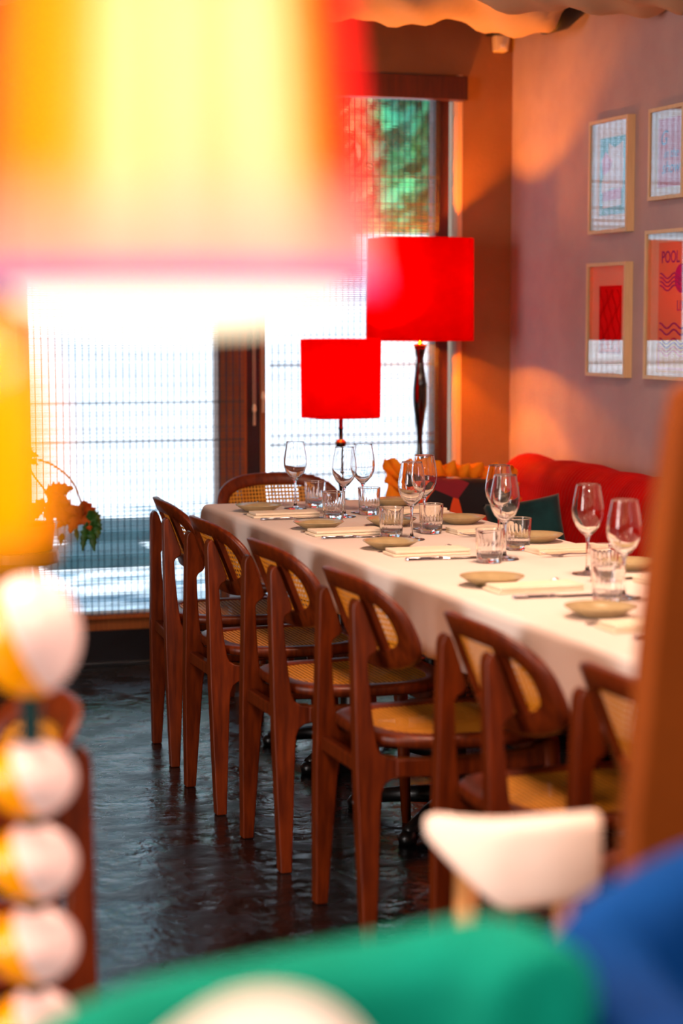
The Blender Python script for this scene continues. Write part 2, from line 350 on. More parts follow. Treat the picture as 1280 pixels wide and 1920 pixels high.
# ------------------------------------------------------------------ outside
ground = struct('ground_outside', [(-6, 16, YW + 0.2, 19, -0.2, -0.05)], M['paving'])
gw = struct('garden_wall', [(-6, 16, 14.6, 14.85, -0.05, 2.0)], M['render_white'])
for i, (x0, x1, y0, y1, lab) in enumerate([(2.25, 2.95, 12.1, 12.9, 'dark slate slab outside, farther from the window'), (1.9, 2.55, 10.9, 11.5, 'dark slate slab outside, nearer to the window')]):
    s = box('paving_slab', x0, x1, y0, y1, -0.05, 0.03, M['slab'], bevel=0.01); tag(s, lab, 'slab', 'slabs on the terrace')
def hedge(x, y, r, h, lab, seed):
    rnd = random.Random(seed); bm = bmesh.new()
    for i in range(3600):
        a = rnd.uniform(0, 2 * PI); zz = rnd.random(); rr = r * (1 - 0.3 * zz * zz) * rnd.uniform(0.4, 1.02)
        p = Vector((rr * math.cos(a), 0.8 * rr * math.sin(a), 0.3 + zz * h)); s = rnd.uniform(0.09, 0.2)
        u = Vector((rnd.gauss(0, 1), rnd.gauss(0, 1), rnd.gauss(0, 1))).normalized(); v = u.orthogonal().normalized(); w = u.cross(v)
        bm.faces.new([bm.verts.new(p + v * s), bm.verts.new(p + w * s * 0.45 + u * s * 0.1), bm.verts.new(p - v * s), bm.verts.new(p - w * s * 0.45 + u * s * 0.1)])
    t = thing('garden_shrub', lab, 'shrub', (x, y, -0.05), group='shrubs behind the garden wall')
    new_obj('foliage', bm, M['hedge'], t)
    bm = bmesh.new(); tube(bm, [(0, 0, 0), (0.03, 0, 0.8), (0, 0.02, h * 0.7)], [0.09, 0.07, 0.03]); new_obj('trunk', bm, M['stem'], t, smooth=True)
for i, x in enumerate([5.5, 6.95, 8.4, 9.85]):
    hedge(x, 18.6, 0.68, 5.2, ['green shrub of the back row, left end', 'green shrub of the back row, seen just right of the striped lamp', 'green shrub of the back row, behind the right part of the upper window', 'green shrub of the back row, right end'][i], i + 30)
for i, x in enumerate([1.6, 3.0, 4.3, 5.6, 6.9, 8.3]):
    hedge(x, 16.5, 0.54, 4.6 - 0.4 * (i % 3), ['green shrub over the garden wall, hidden mostly by the striped lamp', 'green shrub over the garden wall, beside the striped lamp edge',
          'green shrub seen at the middle of the upper window pane', 'green shrub seen through the upper window just right of centre', 'green shrub seen at the right edge of the upper window', 'green shrub farthest right beyond the garden wall'][i], i + 3)

# ------------------------------------------------------------------ cane chairs
def leg_profile():
    pts = [(0.008, 0.0), (0.003, 0.20), (0.0, 0.36), (0.0, 0.52), (0.0, 0.735), (0.003, 0.748), (0.011, 0.756), (0.019, 0.753), (0.026, 0.738),
           (0.052, 0.662), (0.055, 0.648), (0.049, 0.639), (0.037, 0.632), (0.032, 0.622), (0.0335, 0.58), (0.040, 0.50), (0.0485, 0.437), (0.056, 0.42),
           (0.072, 0.411), (0.10, 0.408), (0.10, 0.366), (0.078, 0.362), (0.064, 0.352), (0.057, 0.335), (0.053, 0.30), (0.044, 0.13), (0.037, 0.0)]
    return pts
def make_chair(label, group):
    t = thing('cane_dining_chair', label, 'chair', group=group)
    for s in (-1, 1):
        bm = bmesh.new()
        th = 0.019
        prism(bm, leg_profile(), lambda u, v, w, s=s: (u, s * (0.172 - 0.058 * (v / 0.75)) + w, v), -th, th)
        new_obj('leg', bm, M['wood'], t, bevel=0.006)
        bm = bmesh.new()
        pf = [(0.090, 0.408), (0.20, 0.404), (0.32, 0.404), (0.405, 0.412), (0.43, 0.428), (0.47, 0.428), (0.47, 0.395), (0.43, 0.372), (0.33, 0.364), (0.20, 0.362), (0.090, 0.366)]
        prism(bm, pf, lambda u, v, w, s=s: (u, s * (0.147 + 0.045 * u) + w, v), -0.014, 0.014)
        new_obj('side_rail', bm, M['wood'], t, bevel=0.005)
        bm = bmesh.new(); tube(bm, [(0.475, s * 0.185, 0.0), (0.462, s * 0.178, 0.22), (0.447, s * 0.17, 0.43)], [0.0125, 0.017, 0.021], 14)
        new_obj('leg', bm, M['wood'], t, smooth=True)
    for y_, x_ in ((0, 0.445),):
        box('front_rail', x_ - 0.012, x_ + 0.012, -0.165, 0.165, 0.375, 0.412, M['wood'], t, bevel=0.004)
    box('rear_rail', 0.012, 0.034, -0.145, 0.145, 0.372, 0.405, M['wood'], t, bevel=0.004)
    # seat
    def seat_pt(a, k, z):
        cx, hx = 0.255, 0.225
        c, s = math.cos(a), math.sin(a)
        x = spow(c, 0.62) * (hx - k); y = spow(s, 0.62) * (0.215 - k) * (1 + 0.07 * (x / hx))
        dip = -0.006 * (1 - (x / hx) ** 2)
        return (cx + x, y, z + dip)
    n = 56; bm = bmesh.new(); R = []
    for (k, z) in ((0.0, 0.442), (0.0, 0.458), (0.006, 0.463), (0.046, 0.463), (0.05, 0.459), (0.05, 0.440), (0.012, 0.436)):
        R.append([bm.verts.new(seat_pt(2 * PI * i / n, k, z)) for i in range(n)])
    for q in range(len(R)):
        a, b = R[q], R[(q + 1) % len(R)]
        for i in range(n): bm.faces.new((a[i], a[(i + 1) % n], b[(i + 1) % n], b[i]))
    sf = new_obj('seat', bm, M['wood'], t, smooth=True)
    bm = bmesh.new(); uvl = bm.loops.layers.uv.new('uv'); rings = []
    for k in (0.047, 0.09, 0.14, 0.19):
        rings.append([bm.verts.new(seat_pt(2 * PI * i / n, k, 0.4595)) for i in range(n)])
    cvt = bm.verts.new((0.255, 0, 0.453))
    for a, b in zip(rings[:-1], rings[1:]):
        for i in range(n): bm.faces.new((a[i], a[(i + 1) % n], b[(i + 1) % n], b[i]))
    for i in range(n): bm.faces.new((rings[-1][i], rings[-1][(i + 1) % n], cvt))
    for f in bm.faces:
        for lp in f.loops: lp[uvl].uv = (lp.vert.co.x, lp.vert.co.y)
    new_obj('seat_cane', bm, M['cane'], sf, smooth=True)
    # backrest: curved, tilted ring with a cane panel
    HW, HH, ZM = 0.232, 0.107, 0.698
    def bk(y, z, off):
        zz = z - ZM
        x = 0.0235 + 0.062 * 0 - zz * 0.40 + (y / HW) ** 2 * 0.056
        return (x + off, y, z)
    def outl(a, k):
        c, s = math.cos(a), math.sin(a)
        y = spow(c, 0.70) * (HW - k); z = spow(s, 0.74) * (HH - k * 0.92)
        y *= 1 + 0.05 * (-z / HH)
        return y, ZM + z
    n = 72; bm = bmesh.new(); R = []
    for (k, o) in ((0.0, 0.004), (0.0, 0.016), (0.004, 0.02), (0.042, 0.02), (0.046, 0.016), (0.046, 0.004), (0.042, 0.0), (0.004, 0.0)):
        R.append([bm.verts.new(bk(*outl(2 * PI * i / n, k), o + 0.012)) for i in range(n)])
    for q in range(len(R)):
        a, b = R[q], R[(q + 1) % len(R)]
        for i in range(n): bm.faces.new((a[i], a[(i + 1) % n], b[(i + 1) % n], b[i]))
    bf = new_obj('backrest', bm, M['wood'], t, smooth=True)
    for s in (-1, 1):
        bm = bmesh.new(); a, b = [], []
        zs = [ZM - 0.080 + 0.16 * i / 8 for i in range(9)]
        y0 = s * 0.116
        V = [[bm.verts.new(bk(y0 + dy, z, o + 0.012)) for z in zs] for dy, o in ((-0.012, 0.0), (0.012, 0.0), (0.012, 0.014), (-0.012, 0.014))]
        for q in range(4):
            for i in range(8): bm.faces.new((V[q][i], V[(q + 1) % 4][i], V[(q + 1) % 4][i + 1], V[q][i + 1]))
        bm.faces.new([V[q][0] for q in range(4)]); bm.faces.new([V[q][-1] for q in range(4)])
        new_obj('back_slat', bm, M['wood'], bf)
    bm = bmesh.new(); uvl = bm.loops.layers.uv.new('uv'); ny, nz = 24, 8; G = {}
    rr = [1.0, 0.8, 0.55, 0.3, 0.0]
    rings = []
    for f_ in rr[:-1]:
        ring = []
        for i in range(n):
            y, z = outl(2 * PI * i / n, 0.043); ring.append(bm.verts.new(bk(y * f_, ZM + (z - ZM) * f_, 0.012 + 0.015)))
        rings.append(ring)
    c0 = bm.verts.new(bk(0, ZM, 0.027))
    for a, b in zip(rings[:-1], rings[1:]):
        for i in range(n): bm.faces.new((a[i], a[(i + 1) % n], b[(i + 1) % n], b[i]))
    for i in range(n): bm.faces.new((rings[-1][i], rings[-1][(i + 1) % n], c0))
    for f in bm.faces:
        for lp in f.loops: lp[uvl].uv = (lp.vert.co.y + 0.5, lp.vert.co.z)
    new_obj('backrest_cane', bm, M['cane'], bf, smooth=True)
    return t
RG = 'cane dining chairs along the near side of the table'
row = [(1.376, 5.935, -4, 'farthest cane chair of the side row, nearest the window'), (1.345, 5.325, 0, 'second cane chair of the side row from the window'),
       (1.348, 4.725, 0, 'third cane chair of the side row from the window'), (1.352, 4.11, 0, 'fourth cane chair of the side row from the window'),
       (1.362, 3.385, -1, 'fifth cane chair of the side row, last one seen whole'), (1.372, 2.79, 0, 'nearest cane chair of the row, partly hidden by the brown high back')]
chair0 = make_chair('', RG)
for i, (x, y, a, lab) in enumerate(row):
    c = chair0 if i == 0 else copy_tree(chair0)
    c.location = (x, y, 0); c.rotation_euler = (0, 0, math.radians(a)); c['label'] = lab; c['group'] = RG
c = copy_tree(chair0); c.location = (2.005, 6.80, 0); c.rotation_euler = (0, 0, math.radians(-90)); c['label'] = 'cane chair at the head of the table, its woven back facing the camera'
del c['group']
c = copy_tree(chair0); c.location = (0.532, 2.84, 0); c.rotation_euler = (0, 0, math.radians(180)); c['label'] = 'blurred cane chair at the left edge, behind the stacked balls'
del c['group']

# ------------------------------------------------------------------ table with cloth
TX0, TX1, TY0, TY1 = 1.612, 2.292, 2.40, 6.26
tb = thing('dining_table', 'long table under a white cloth, set for dinner', 'table', ((TX0 + TX1) / 2, (TY0 + TY1) / 2, 0))
cx, cy = (TX0 + TX1) / 2, (TY0 + TY1) / 2
box('tabletop', TX0 - cx, TX1 - cx, TY0 - cy, TY1 - cy, 0.712, 0.744, M['darkwood'], tb, bevel=0.004)
for y in (2.95, 3.85, 4.9, 5.75):
    bm = bmesh.new(); lathe(bm, [(0, 0.01), (0.055, 0.012), (0.05, 0.06), (0.036, 0.09), (0.034, 0.66), (0.09, 0.70), (0.09, 0.712), (0, 0.712)], 20, c=(0, y - cy, 0))
    p = new_obj('pedestal', bm, M['black'], tb, smooth=True)
    for a in range(4):
        an = PI / 4 + a * PI / 2; d = Vector((math.cos(an), math.sin(an), 0)); bm = bmesh.new()
        tube(bm, [Vector((0, y - cy, 0.07)) + d * 0.02, Vector((0, y - cy, 0.055)) + d * 0.15, Vector((0, y - cy, 0.03)) + d * 0.29], [0.026, 0.022, 0.018], 10)
        lathe(bm, [(0, 0), (0.024, 0.002), (0.027, 0.02), (0.018, 0.034), (0, 0.036)], 14, c=tuple(Vector((0, y - cy, 0)) + d * 0.29))
        new_obj('foot', bm, M['black'], p, smooth=True)
def cloth():
    bm = bmesh.new(); per = []
    r = 0.03; x0, x1, y0, y1 = TX0 - 0.006, TX1 + 0.006, TY0 - 0.006, TY1 + 0.006
    def line(a, b, n):
        for i in range(n): per.append((a[0] + (b[0] - a[0]) * i / n, a[1] + (b[1] - a[1]) * i / n))
    def arc(cx_, cy_, a0, n=8):
        for i in range(n): an = a0 + PI / 2 * i / n; per.append((cx_ + r * math.cos(an), cy_ + r * math.sin(an)))
    line((x0 + r, y0), (x1 - r, y0), 30); arc(x1 - r, y0 + r, -PI / 2); line((x1, y0 + r), (x1, y1 - r), 150); arc(x1 - r, y1 - r, 0)
    line((x1 - r, y1), (x0 + r, y1), 30); arc(x0 + r, y1 - r, PI / 2); line((x0, y1 - r), (x0, y0 + r), 150); arc(x0 + r, y0 + r, PI)
    n = len(per); nr = []
    for i in range(n):
        a, b = per[i - 1], per[(i + 1) % n]; d = Vector((b[0] - a[0], b[1] - a[1], 0)).normalized(); nr.append(Vector((d.y, -d.x, 0)))
    lv = [(-0.022, 0.7495, 0), (-0.012, 0.7495, 0), (-0.003, 0.7475, 0), (0.003, 0.742, 0.0), (0.007, 0.73, 0.1), (0.009, 0.70, 0.35), (0.011, 0.66, 0.65), (0.012, 0.625, 0.85), (0.012, 0.594, 1.0)]
    R = []
    for (o, z, w) in lv:
        ring = []
        for i, (px, py) in enumerate(per):
            s = i * 0.026
            wav = w * (0.010 * math.sin(s * 7.3 + 1.1 * math.sin(s * 1.7)) + 0.005 * math.sin(s * 19 + 2))
            fold = sum(w * 0.010 * math.exp(-((py - fy) / 0.012) ** 2) for fy in (4.86, 4.16, 3.56, 5.55))
            c_ = 0.02 * w * (1 if (abs(px - x0) < 0.04 or abs(px - x1) < 0.04) and (abs(py - y0) < 0.04 or abs(py - y1) < 0.04) else 0)
            ring.append(bm.verts.new((px + nr[i].x * (o + max(wav, -0.004) + fold + c_), py + nr[i].y * (o + max(wav, -0.004) + fold + c_), z + (0.006 * math.sin(s * 2.1) * w))))
        R.append(ring)
    for a, b in zip(R[:-1], R[1:]):
        for i in range(n): bm.faces.new((a[i], a[(i + 1) % n], b[(i + 1) % n], b[i]))
    bm.faces.new(R[0])
    o = new_obj('tablecloth', bm, M['cloth'], smooth=True)
    so = o.modifiers.new('th', 'SOLIDIFY'); so.thickness = 0.0015; so.offset = -1
    return tag(o, 'long white tablecloth hanging over the edges of the dining table', 'tablecloth')
cloth()
ZT = 0.7502

# ------------------------------------------------------------------ tableware
def wine_glass():
    bm = bmesh.new()
    out = [(0, 0), (0.036, 0.0), (0.0372, 0.0015), (0.034, 0.0028), (0.012, 0.0055), (0.0055, 0.010), (0.0036, 0.022), (0.0034, 0.055), (0.0038, 0.082), (0.0065, 0.092),
           (0.016, 0.100), (0.027, 0.113), (0.0355, 0.131), (0.0383, 0.147), (0.0378, 0.160), (0.0345, 0.182), (0.0305, 0.202), (0.0286, 0.2120), (0.0283, 0.2144), (0.02815, 0.21495)]
    inn = [(0.0279, 0.21525), (0.02755, 0.21495), (0.0274, 0.2144), (0.0277, 0.2120), (0.0294, 0.202), (0.0333, 0.182), (0.0366, 0.160), (0.0371, 0.147), (0.0343, 0.132), (0.0255, 0.1145), (0.014, 0.102), (0.006, 0.0975), (0, 0.0965)]
    lathe(bm, out + inn, 44)
    return new_obj('wine_glass', bm, M['glass'], smooth=True)
def tumbler():
    bm = bmesh.new()
    def mod(r, z, a):
        return 0.0009 * abs(math.sin(a * 10)) if (0.006 < z < 0.052 and r > 0.02 and z > 0.006) else 0
    out = [(0, 0.001), (0.026, 0.0), (0.0295, 0.003), (0.0305, 0.010), (0.0315, 0.03), (0.0325, 0.050), (0.0335, 0.053), (0.0345, 0.070), (0.0354, 0.0825), (0.0355, 0.0840), (0.03535, 0.0846)]
    inn = [(0.0349, 0.0850), (0.0345, 0.0846), (0.03435, 0.0840), (0.0342, 0.0825), (0.0333, 0.070), (0.0318, 0.053), (0.0300, 0.030), (0.0288, 0.016), (0.024, 0.0135), (0, 0.013)]
    lathe(bm, [(r, z) for r, z in out], 80, mod)
    # inner wall, joined at the rim
    rings_n = 80
    lathe(bm, [out[-1]] + inn, 80)
    bmesh.ops.remove_doubles(bm, verts=bm.verts[:], dist=0.00005)
    return new_obj('water_tumbler', bm, M['tumblerglass'], smooth=True)
def side_plate():
    bm = bmesh.new()
    lathe(bm, [(0, 0.002), (0.038, 0.0), (0.043, 0.002), (0.060, 0.012), (0.0735, 0.0205), (0.0745, 0.0225), (0.073, 0.0230), (0.058, 0.0150), (0.044, 0.0068), (0, 0.0060)], 48)
    return new_obj('side_plate', bm, M['plate'], smooth=True)
def napkin():
    bm = bmesh.new(); L, W = 0.105, 0.045
    # three folded layers joined along one long fold
    prof = []
    lay = [(0.0, 0.0065), (0.0078, 0.015)]
    for k, (z0, z1) in enumerate(lay):
        dx, dy = (0.0, 0.0) if k == 0 else (0.003 * k, -0.002 * k)
        for s in (0,):
            v = [bm.verts.new((x * (L - 0.003 * k) + dx, y * (W - 0.002 * k) + dy, z)) for z in (z0, z1) for x, y in ((-1, -1), (1, -1), (1, 1), (-1, 1))]
            for q in ((0, 1, 2, 3), (4, 5, 6, 7), (0, 1, 5, 4), (1, 2, 6, 5), (2, 3, 7, 6), (3, 0, 4, 7)): bm.faces.new([v[i] for i in q])
    # the fold at the left end and along one side closes the gaps
    bx(bm, (0.004, 0.004, 0.0072), (L * 1.9, W * 1.88, 0.006))
    return new_obj('folded_napkin', bm, M['napkin'], bevel=0.002, bseg=3)
def blade_strip(bm, pts, z0=0.0, zf=None):
    """pts: (x, halfwidth, z, thickness)"""
    R = []
    for x, w, z, th in pts:
        R.append([bm.verts.new((x, -w, z)), bm.verts.new((x, w, z)), bm.verts.new((x, w * 0.8, z + th)), bm.verts.new((x, -w * 0.8, z + th))])
    for a, b in zip(R[:-1], R[1:]):
        for i in range(4): bm.faces.new((a[i], a[(i + 1) % 4], b[(i + 1) % 4], b[i]))
    bm.faces.new(R[0]); bm.faces.new(R[-1])
def knife():
    t = thing('table_knife', '', 'knife')
    bm = bmesh.new(); blade_strip(bm, [(-0.105, 0.006, 0, 0.006), (-0.10, 0.0085, 0, 0.007), (-0.06, 0.007, 0.0, 0.007), (-0.02, 0.006, 0.001, 0.006), (-0.012, 0.0075, 0.001, 0.0065), (-0.006, 0.005, 0.002, 0.005)])
    new_obj('handle', bm, M['steel'], t, bevel=0.0015)
    bm = bmesh.new(); blade_strip(bm, [(-0.006, 0.005, 0.002, 0.004), (0.01, 0.009, 0.002, 0.0022), (0.08, 0.0095, 0.002, 0.002), (0.10, 0.007, 0.002, 0.0018), (0.112, 0.002, 0.002, 0.0015)])
    new_obj('blade', bm, M['steel'], t)
    return t
def fork():
    t = thing('table_fork', '', 'fork')
    bm = bmesh.new(); blade_strip(bm, [(-0.10, 0.009, 0, 0.003), (-0.085, 0.0095, 0.0, 0.003), (-0.03, 0.0045, 0.003, 0.0035), (0.03, 0.0035, 0.005, 0.003), (0.045, 0.008, 0.004, 0.0025), (0.055, 0.0115, 0.003, 0.002), (0.062, 0.0115, 0.003, 0.002)])
    new_obj('handle', bm, M['steel'], t, bevel=0.001)
    for y in (-0.0093, -0.0031, 0.0031, 0.0093):
        bm = bmesh.new(); tube(bm, [(0.058, y, 0.004), (0.08, y, 0.004), (0.10, y, 0.009), (0.105, y, 0.012)], [0.0017, 0.0016, 0.0013, 0.0008], 6); new_obj('tine', bm, M['steel'], t, smooth=True)
    return t
ORD = ['nearest the window', 'second from the window', 'third from the window', 'fourth from the window', 'fifth from the window', 'nearest the camera']
proto = {}
def put(kind, maker, loc, rz, label, group):
    if kind not in proto: o = proto[kind] = maker()
    else: o = copy_tree(proto[kind])
    o.location = loc; o.rotation_euler = (0, 0, rz); o['label'] = label; o['group'] = group
    o['category'] = {'wg': 'wine glass', 'tm': 'tumbler', 'pl': 'plate', 'np': 'napkin', 'kn': 'knife', 'fk': 'fork'}[kind]
    return o
WG = [(1.851, 6.018, 'wine glass farthest left, in front of the head chair back'), (1.917, 5.721, 'wine glass directly in front of the small lamp stem'), (2.013, 5.824, 'wine glass just right of the small lamp stem, behind its twin'),
      (1.894, 5.068, 'left wine glass of the pair in front of the orange cushion'), (2.024, 5.314, 'right wine glass of the pair in front of the orange cushion, standing farther back'),
      (2.076, 4.883, 'farther wine glass of the pair in front of the dark teal cushion'), (1.962, 4.578, 'nearer wine glass of the pair in front of the dark teal cushion'),
      (2.036, 4.25, 'wine glass in front of the red sofa, farther one of the right pair'), (1.937, 3.861, 'wine glass at the right, closest to the brown high back')]
for x, y, lab in WG: put('wg', wine_glass, (x, y, ZT), 0, lab, 'empty wine glasses on the dining table')
TM = [(1.925, 6.04, 'fluted tumbler farthest left, before the head chair'), (1.862, 5.66, 'fluted tumbler left of the small lamp stem, second from the left'), (2.011, 5.759, 'fluted tumbler right of the small lamp stem'),
      (1.862, 5.145, 'fluted tumbler left of the pair of glasses before the orange cushion'), (2.002, 5.20, 'fluted tumbler right of the pair of glasses before the orange cushion'),
      (1.90, 4.53, 'blurred tumbler left of the wine glass before the teal cushion'), (2.076, 4.755, 'tumbler right of the wine glass before the teal cushion'),
      (2.015, 4.118, 'tumbler behind another one, under the right pair of wine glasses'), (1.868, 3.80, 'blurred tumbler nearest the camera at the right')]
for i, (x, y, lab) in enumerate(TM): put('tm', tumbler, (x, y, ZT), i * 0.4, lab, 'pressed glass tumblers on the dining table')
PL = [(1.715, 5.967), (1.736, 5.414), (1.767, 4.888), (1.743, 4.139), (1.77, 3.632)]
for i, (x, y) in enumerate(PL): put('pl', side_plate, (x, y, ZT), 0, 'small beige side plate in the row beside the cane chairs, ' + ORD[i], 'side plates on the chair side')
for i, (x, y) in enumerate([(2.19, 6.02), (2.185, 5.43), (2.20, 4.917), (2.17, 4.30)]): put('pl', side_plate, (x, y, ZT), 0, 'small beige side plate on the sofa side of the table, ' + ORD[i], 'side plates on the sofa side')
put('pl', side_plate, (1.965, 5.43, ZT), 0, 'small beige side plate in the middle of the table, left of a tumbler', 'side plates on the chair side')
# chair-side settings: napkin, knife on its near side, fork on its far side
ST = [(1.745, 5.80), (1.765, 5.262), (1.815, 4.747), (1.80, 4.035), (1.80, 3.46), (1.80, 2.85)]
for i, (x, y) in enumerate(ST):
    put('np', napkin, (x, y, ZT), math.radians(-1 + i % 2 * 2), 'folded cream napkin in front of the cane chairs, ' + ORD[i], 'napkins on the chair side')
    put('kn', knife, (x + 0.005, y - 0.100 - 0.02 * (i > 1), ZT), math.radians(-3), 'steel knife lying by the napkin on the chair side, ' + ORD[i], 'knives on the chair side')
    put('fk', fork, (x - 0.005, y + 0.082, ZT), math.radians(2), 'steel fork between plate and napkin on the chair side, ' + ORD[i], 'forks on the chair side')
S2 = [(2.165, 5.78), (2.16, 5.18), (2.185, 4.68), (2.18, 4.05)]
for i, (x, y) in enumerate(S2):
    put('np', napkin, (x, y, ZT), PI + math.radians(2), 'folded cream napkin on the sofa side of the table, ' + ORD[i], 'napkins on the sofa side')
    put('fk', fork, (x - 0.01, y - 0.095, ZT), PI, 'steel fork on the sofa side of the table, ' + ORD[i], 'forks on the sofa side')
    put('kn', knife, (x - 0.01, y + 0.085, ZT), PI, 'steel knife on the sofa side of the table, ' + ORD[i], 'knives on the sofa side')
put('kn', knife, (1.98, 6.16, ZT), -PI / 2, 'steel knife before the head chair at the far end', 'cutlery before the head chair')
put('fk', fork, (1.80, 6.16, ZT), -PI / 2, 'steel fork before the head chair at the far end', 'cutlery before the head chair')

# ------------------------------------------------------------------ sofa along the right wall
sf = thing('corduroy_sofa', 'long red corduroy sofa against the picture wall', 'sofa', (2.85, 5.0, 0))
SY0, SY1 = 2.2, 7.02
def rib_sweep(prof, y0, y1, amp, per, pleat=0.0):
    bm = bmesh.new(); n = int((y1 - y0) / per * 6); R = []
    # profile normals
    for i in range(n + 1):
        y = y0 + (y1 - y0) * i / n
        ed = min(1.0, min(i, n - i) / (n * 0.018)); ed = math.sqrt(max(0.0, 1 - (1 - ed) ** 2))
        ring = []
        for j, (px, pz) in enumerate(prof):
            a, b = prof[max(j - 1, 0)], prof[min(j + 1, len(prof) - 1)]
            d = Vector((b[0] - a[0], 0, b[1] - a[1])).normalized(); nn = Vector((-d.z, 0, d.x))
            sh = 0.10 * (j / len(prof)) ** 1.5
            yy = y + 0.5 * sh
            h = amp * abs(math.sin(PI * yy / per)) + pleat * (math.sin(yy * 9.1 + 1.3 * math.sin(yy * 3.7)) + 0.5 * math.sin(yy * 23 + 2 * math.sin(j * 0.3)))
            cxp, czp = 3.10, 0.6
            q = Vector((px, 0, pz)) + nn * h
            k = 0.80 + 0.20 * ed
            ring.append(bm.verts.new(((q.x - cxp) * k + cxp - 2.85, y - 5.0, (q.z - czp) * k + czp)))
        R.append(ring)
    for a, b in zip(R[:-1], R[1:]):
        for j in range(len(prof) - 1): bm.faces.new((a[j], a[j + 1], b[j + 1], b[j]))
    bm.faces.new(R[0]); bm.faces.new(R[-1])
    return bm
prof = []
for i in range(14): prof.append((2.90 + 0.07 * (i / 13) ** 1.3, 0.44 + 0.27 * i / 13))
for i in range(1, 13):
    a = PI - (PI * 0.95) * i / 12; prof.append((3.075 + 0.105 * math.cos(a), 0.71 + 0.118 * math.sin(a)))
prof.append((3.24, 0.68)); prof.append((3.24, 0.44))
new_obj('backrest', rib_sweep(prof, SY0, SY1, 0.007, 0.022, 0.006), M['corduroy'], sf, smooth=True)
sp2 = [(2.56, 0.22), (2.53, 0.34), (2.535, 0.40), (2.56, 0.432), (2.62, 0.445), (2.80, 0.45), (2.93, 0.448), (2.97, 0.43), (2.97, 0.24)]
new_obj('seat_cushion', rib_sweep(sp2, SY0, SY1, 0.002, 0.016), M['corduroy'], sf, smooth=True)
box('base', 2.60 - 2.85, 3.24 - 2.85, SY0 - 5, SY1 - 5, 0.10, 0.42, M['darkwood'], sf, bevel=0.01)
for x in (2.66, 3.16):
    for y in (2.3, 4.6, 6.9):
        bm = bmesh.new(); lathe(bm, [(0, 0), (0.018, 0), (0.024, 0.11), (0, 0.11)], 12, c=(x - 2.85, y - 5, 0)); new_obj('leg', bm, M['black'], sf, smooth=True)

def pillow(name, w, h, d, m, loc, rot, label, cat='cushion', group=None, ruffle=0.0):
    t = thing(name, label, cat, loc, group=group); t.rotation_euler = rot
    bm = bmesh.new(); n = 22; V = {}
    for s in (-1, 1):
        for i in range(n + 1):
            for j in range(n + 1):
                u, v = -1 + 2 * i / n, -1 + 2 * j / n
                e = max(0.0, (1 - u ** 4) * (1 - v ** 4)) ** 0.5
                pin = 1 - 0.07 * (1 - abs(u) ** 2) * abs(v) ** 3; pin2 = 1 - 0.07 * (1 - abs(v) ** 2) * abs(u) ** 3
                wr = 0.006 * math.sin(u * 5 + v * 3) * e
                V[s, i, j] = bm.verts.new((u * w / 2 * pin2, s * (d / 2 * e) + wr, v * h / 2 * pin))
    for s in (-1, 1):
        for i in range(n):
            for j in range(n): bm.faces.new((V[s, i, j], V[s, i + 1, j], V[s, i + 1, j + 1], V[s, i, j + 1]))
    bmesh.ops.remove_doubles(bm, verts=bm.verts[:], dist=0.0005)
    new_obj('cushion_body', bm, m, t, smooth=True)
    if ruffle:
        bm = bmesh.new(); prev = None; N_ = 220
        for k in range(N_ + 1):
            s = 4 * (k % N_) / N_; q = int(s); f = s - q; f2 = -1 + 2 * f
            u, v = [(f2, 1), (1, -f2), (-f2, -1), (-1, f2)][q]
            ou, ov = (u, v); rr = 1 + ruffle / (w / 2)
            x0, z0 = u * w / 2 * 0.98, v * h / 2 * 0.98
            wv = 0.016 * math.sin(k * 1.05)
            a = bm.verts.new((x0, 0.004 * math.sin(k), z0)); b = bm.verts.new((x0 * rr, wv, z0 * (1 + ruffle / (h / 2)) + 0.006 * math.sin(k * 0.7)))
            if prev: bm.faces.new((prev[0], a, b, prev[1]))
            prev = (a, b)
        o = new_obj('ruffle', bm, M['orange'], t, smooth=True); so = o.modifiers.new('t', 'SOLIDIFY'); so.thickness = 0.003
    return t
pillow('scatter_cushion', 0.44, 0.36, 0.15, M['print'], (2.63, 6.56, 0.625), (math.radians(-24), math.radians(4), math.radians(6)),
       'orange and black patchwork cushion with a ruffled orange edge on the sofa', ruffle=0.055)
pillow('scatter_cushion', 0.27, 0.30, 0.12, M['teal'], (2.755, 6.22, 0.595), (math.radians(-22), math.radians(-8), math.radians(-14)),
       'dark teal velvet cushion leaning on the red sofa back')

# ------------------------------------------------------------------ red lamps by the window
def drum(name, r, h, z, parent, m, r2=None):
    bm = bmesh.new(); r2 = r2 or r
    lathe(bm, [(r, z), (r2, z + h), (r2 - 0.003, z + h), (r - 0.003, z), (r, z)], 64)
    o = new_obj(name, bm, m, parent, smooth=True)
    md = o.modifiers.new('e', 'EDGE_SPLIT'); md.split_angle = math.radians(50)
    return o
tl = thing('floor_lamp', 'tall lamp with large red drum shade and wavy black stem in the corner', 'lamp', (2.770, 7.325, 0))
bm = bmesh.new(); lathe(bm, [(0, 0), (0.125, 0), (0.13, 0.012), (0.11, 0.024), (0.04, 0.04), (0.02, 0.06), (0, 0.06)], 40); new_obj('base', bm, M['blacklac'], tl, smooth=True)
bm = bmesh.new(); pr = [(0.0, 0.04)]
for i in range(80):
    z = 0.045 + (1.245 - 0.045) * i / 79
    r = 0.020 + 0.0085 * math.sin((1.20 - z) * 2 * PI / 0.37 - 0.9) if z < 1.19 else 0.0125 + (z - 1.19) * 0.22
    pr.append((max(r, 0.010), z))
pr.append((0, 1.245)); lathe(bm, pr, 28); new_obj('stem', bm, M['blacklac'], tl, smooth=True)
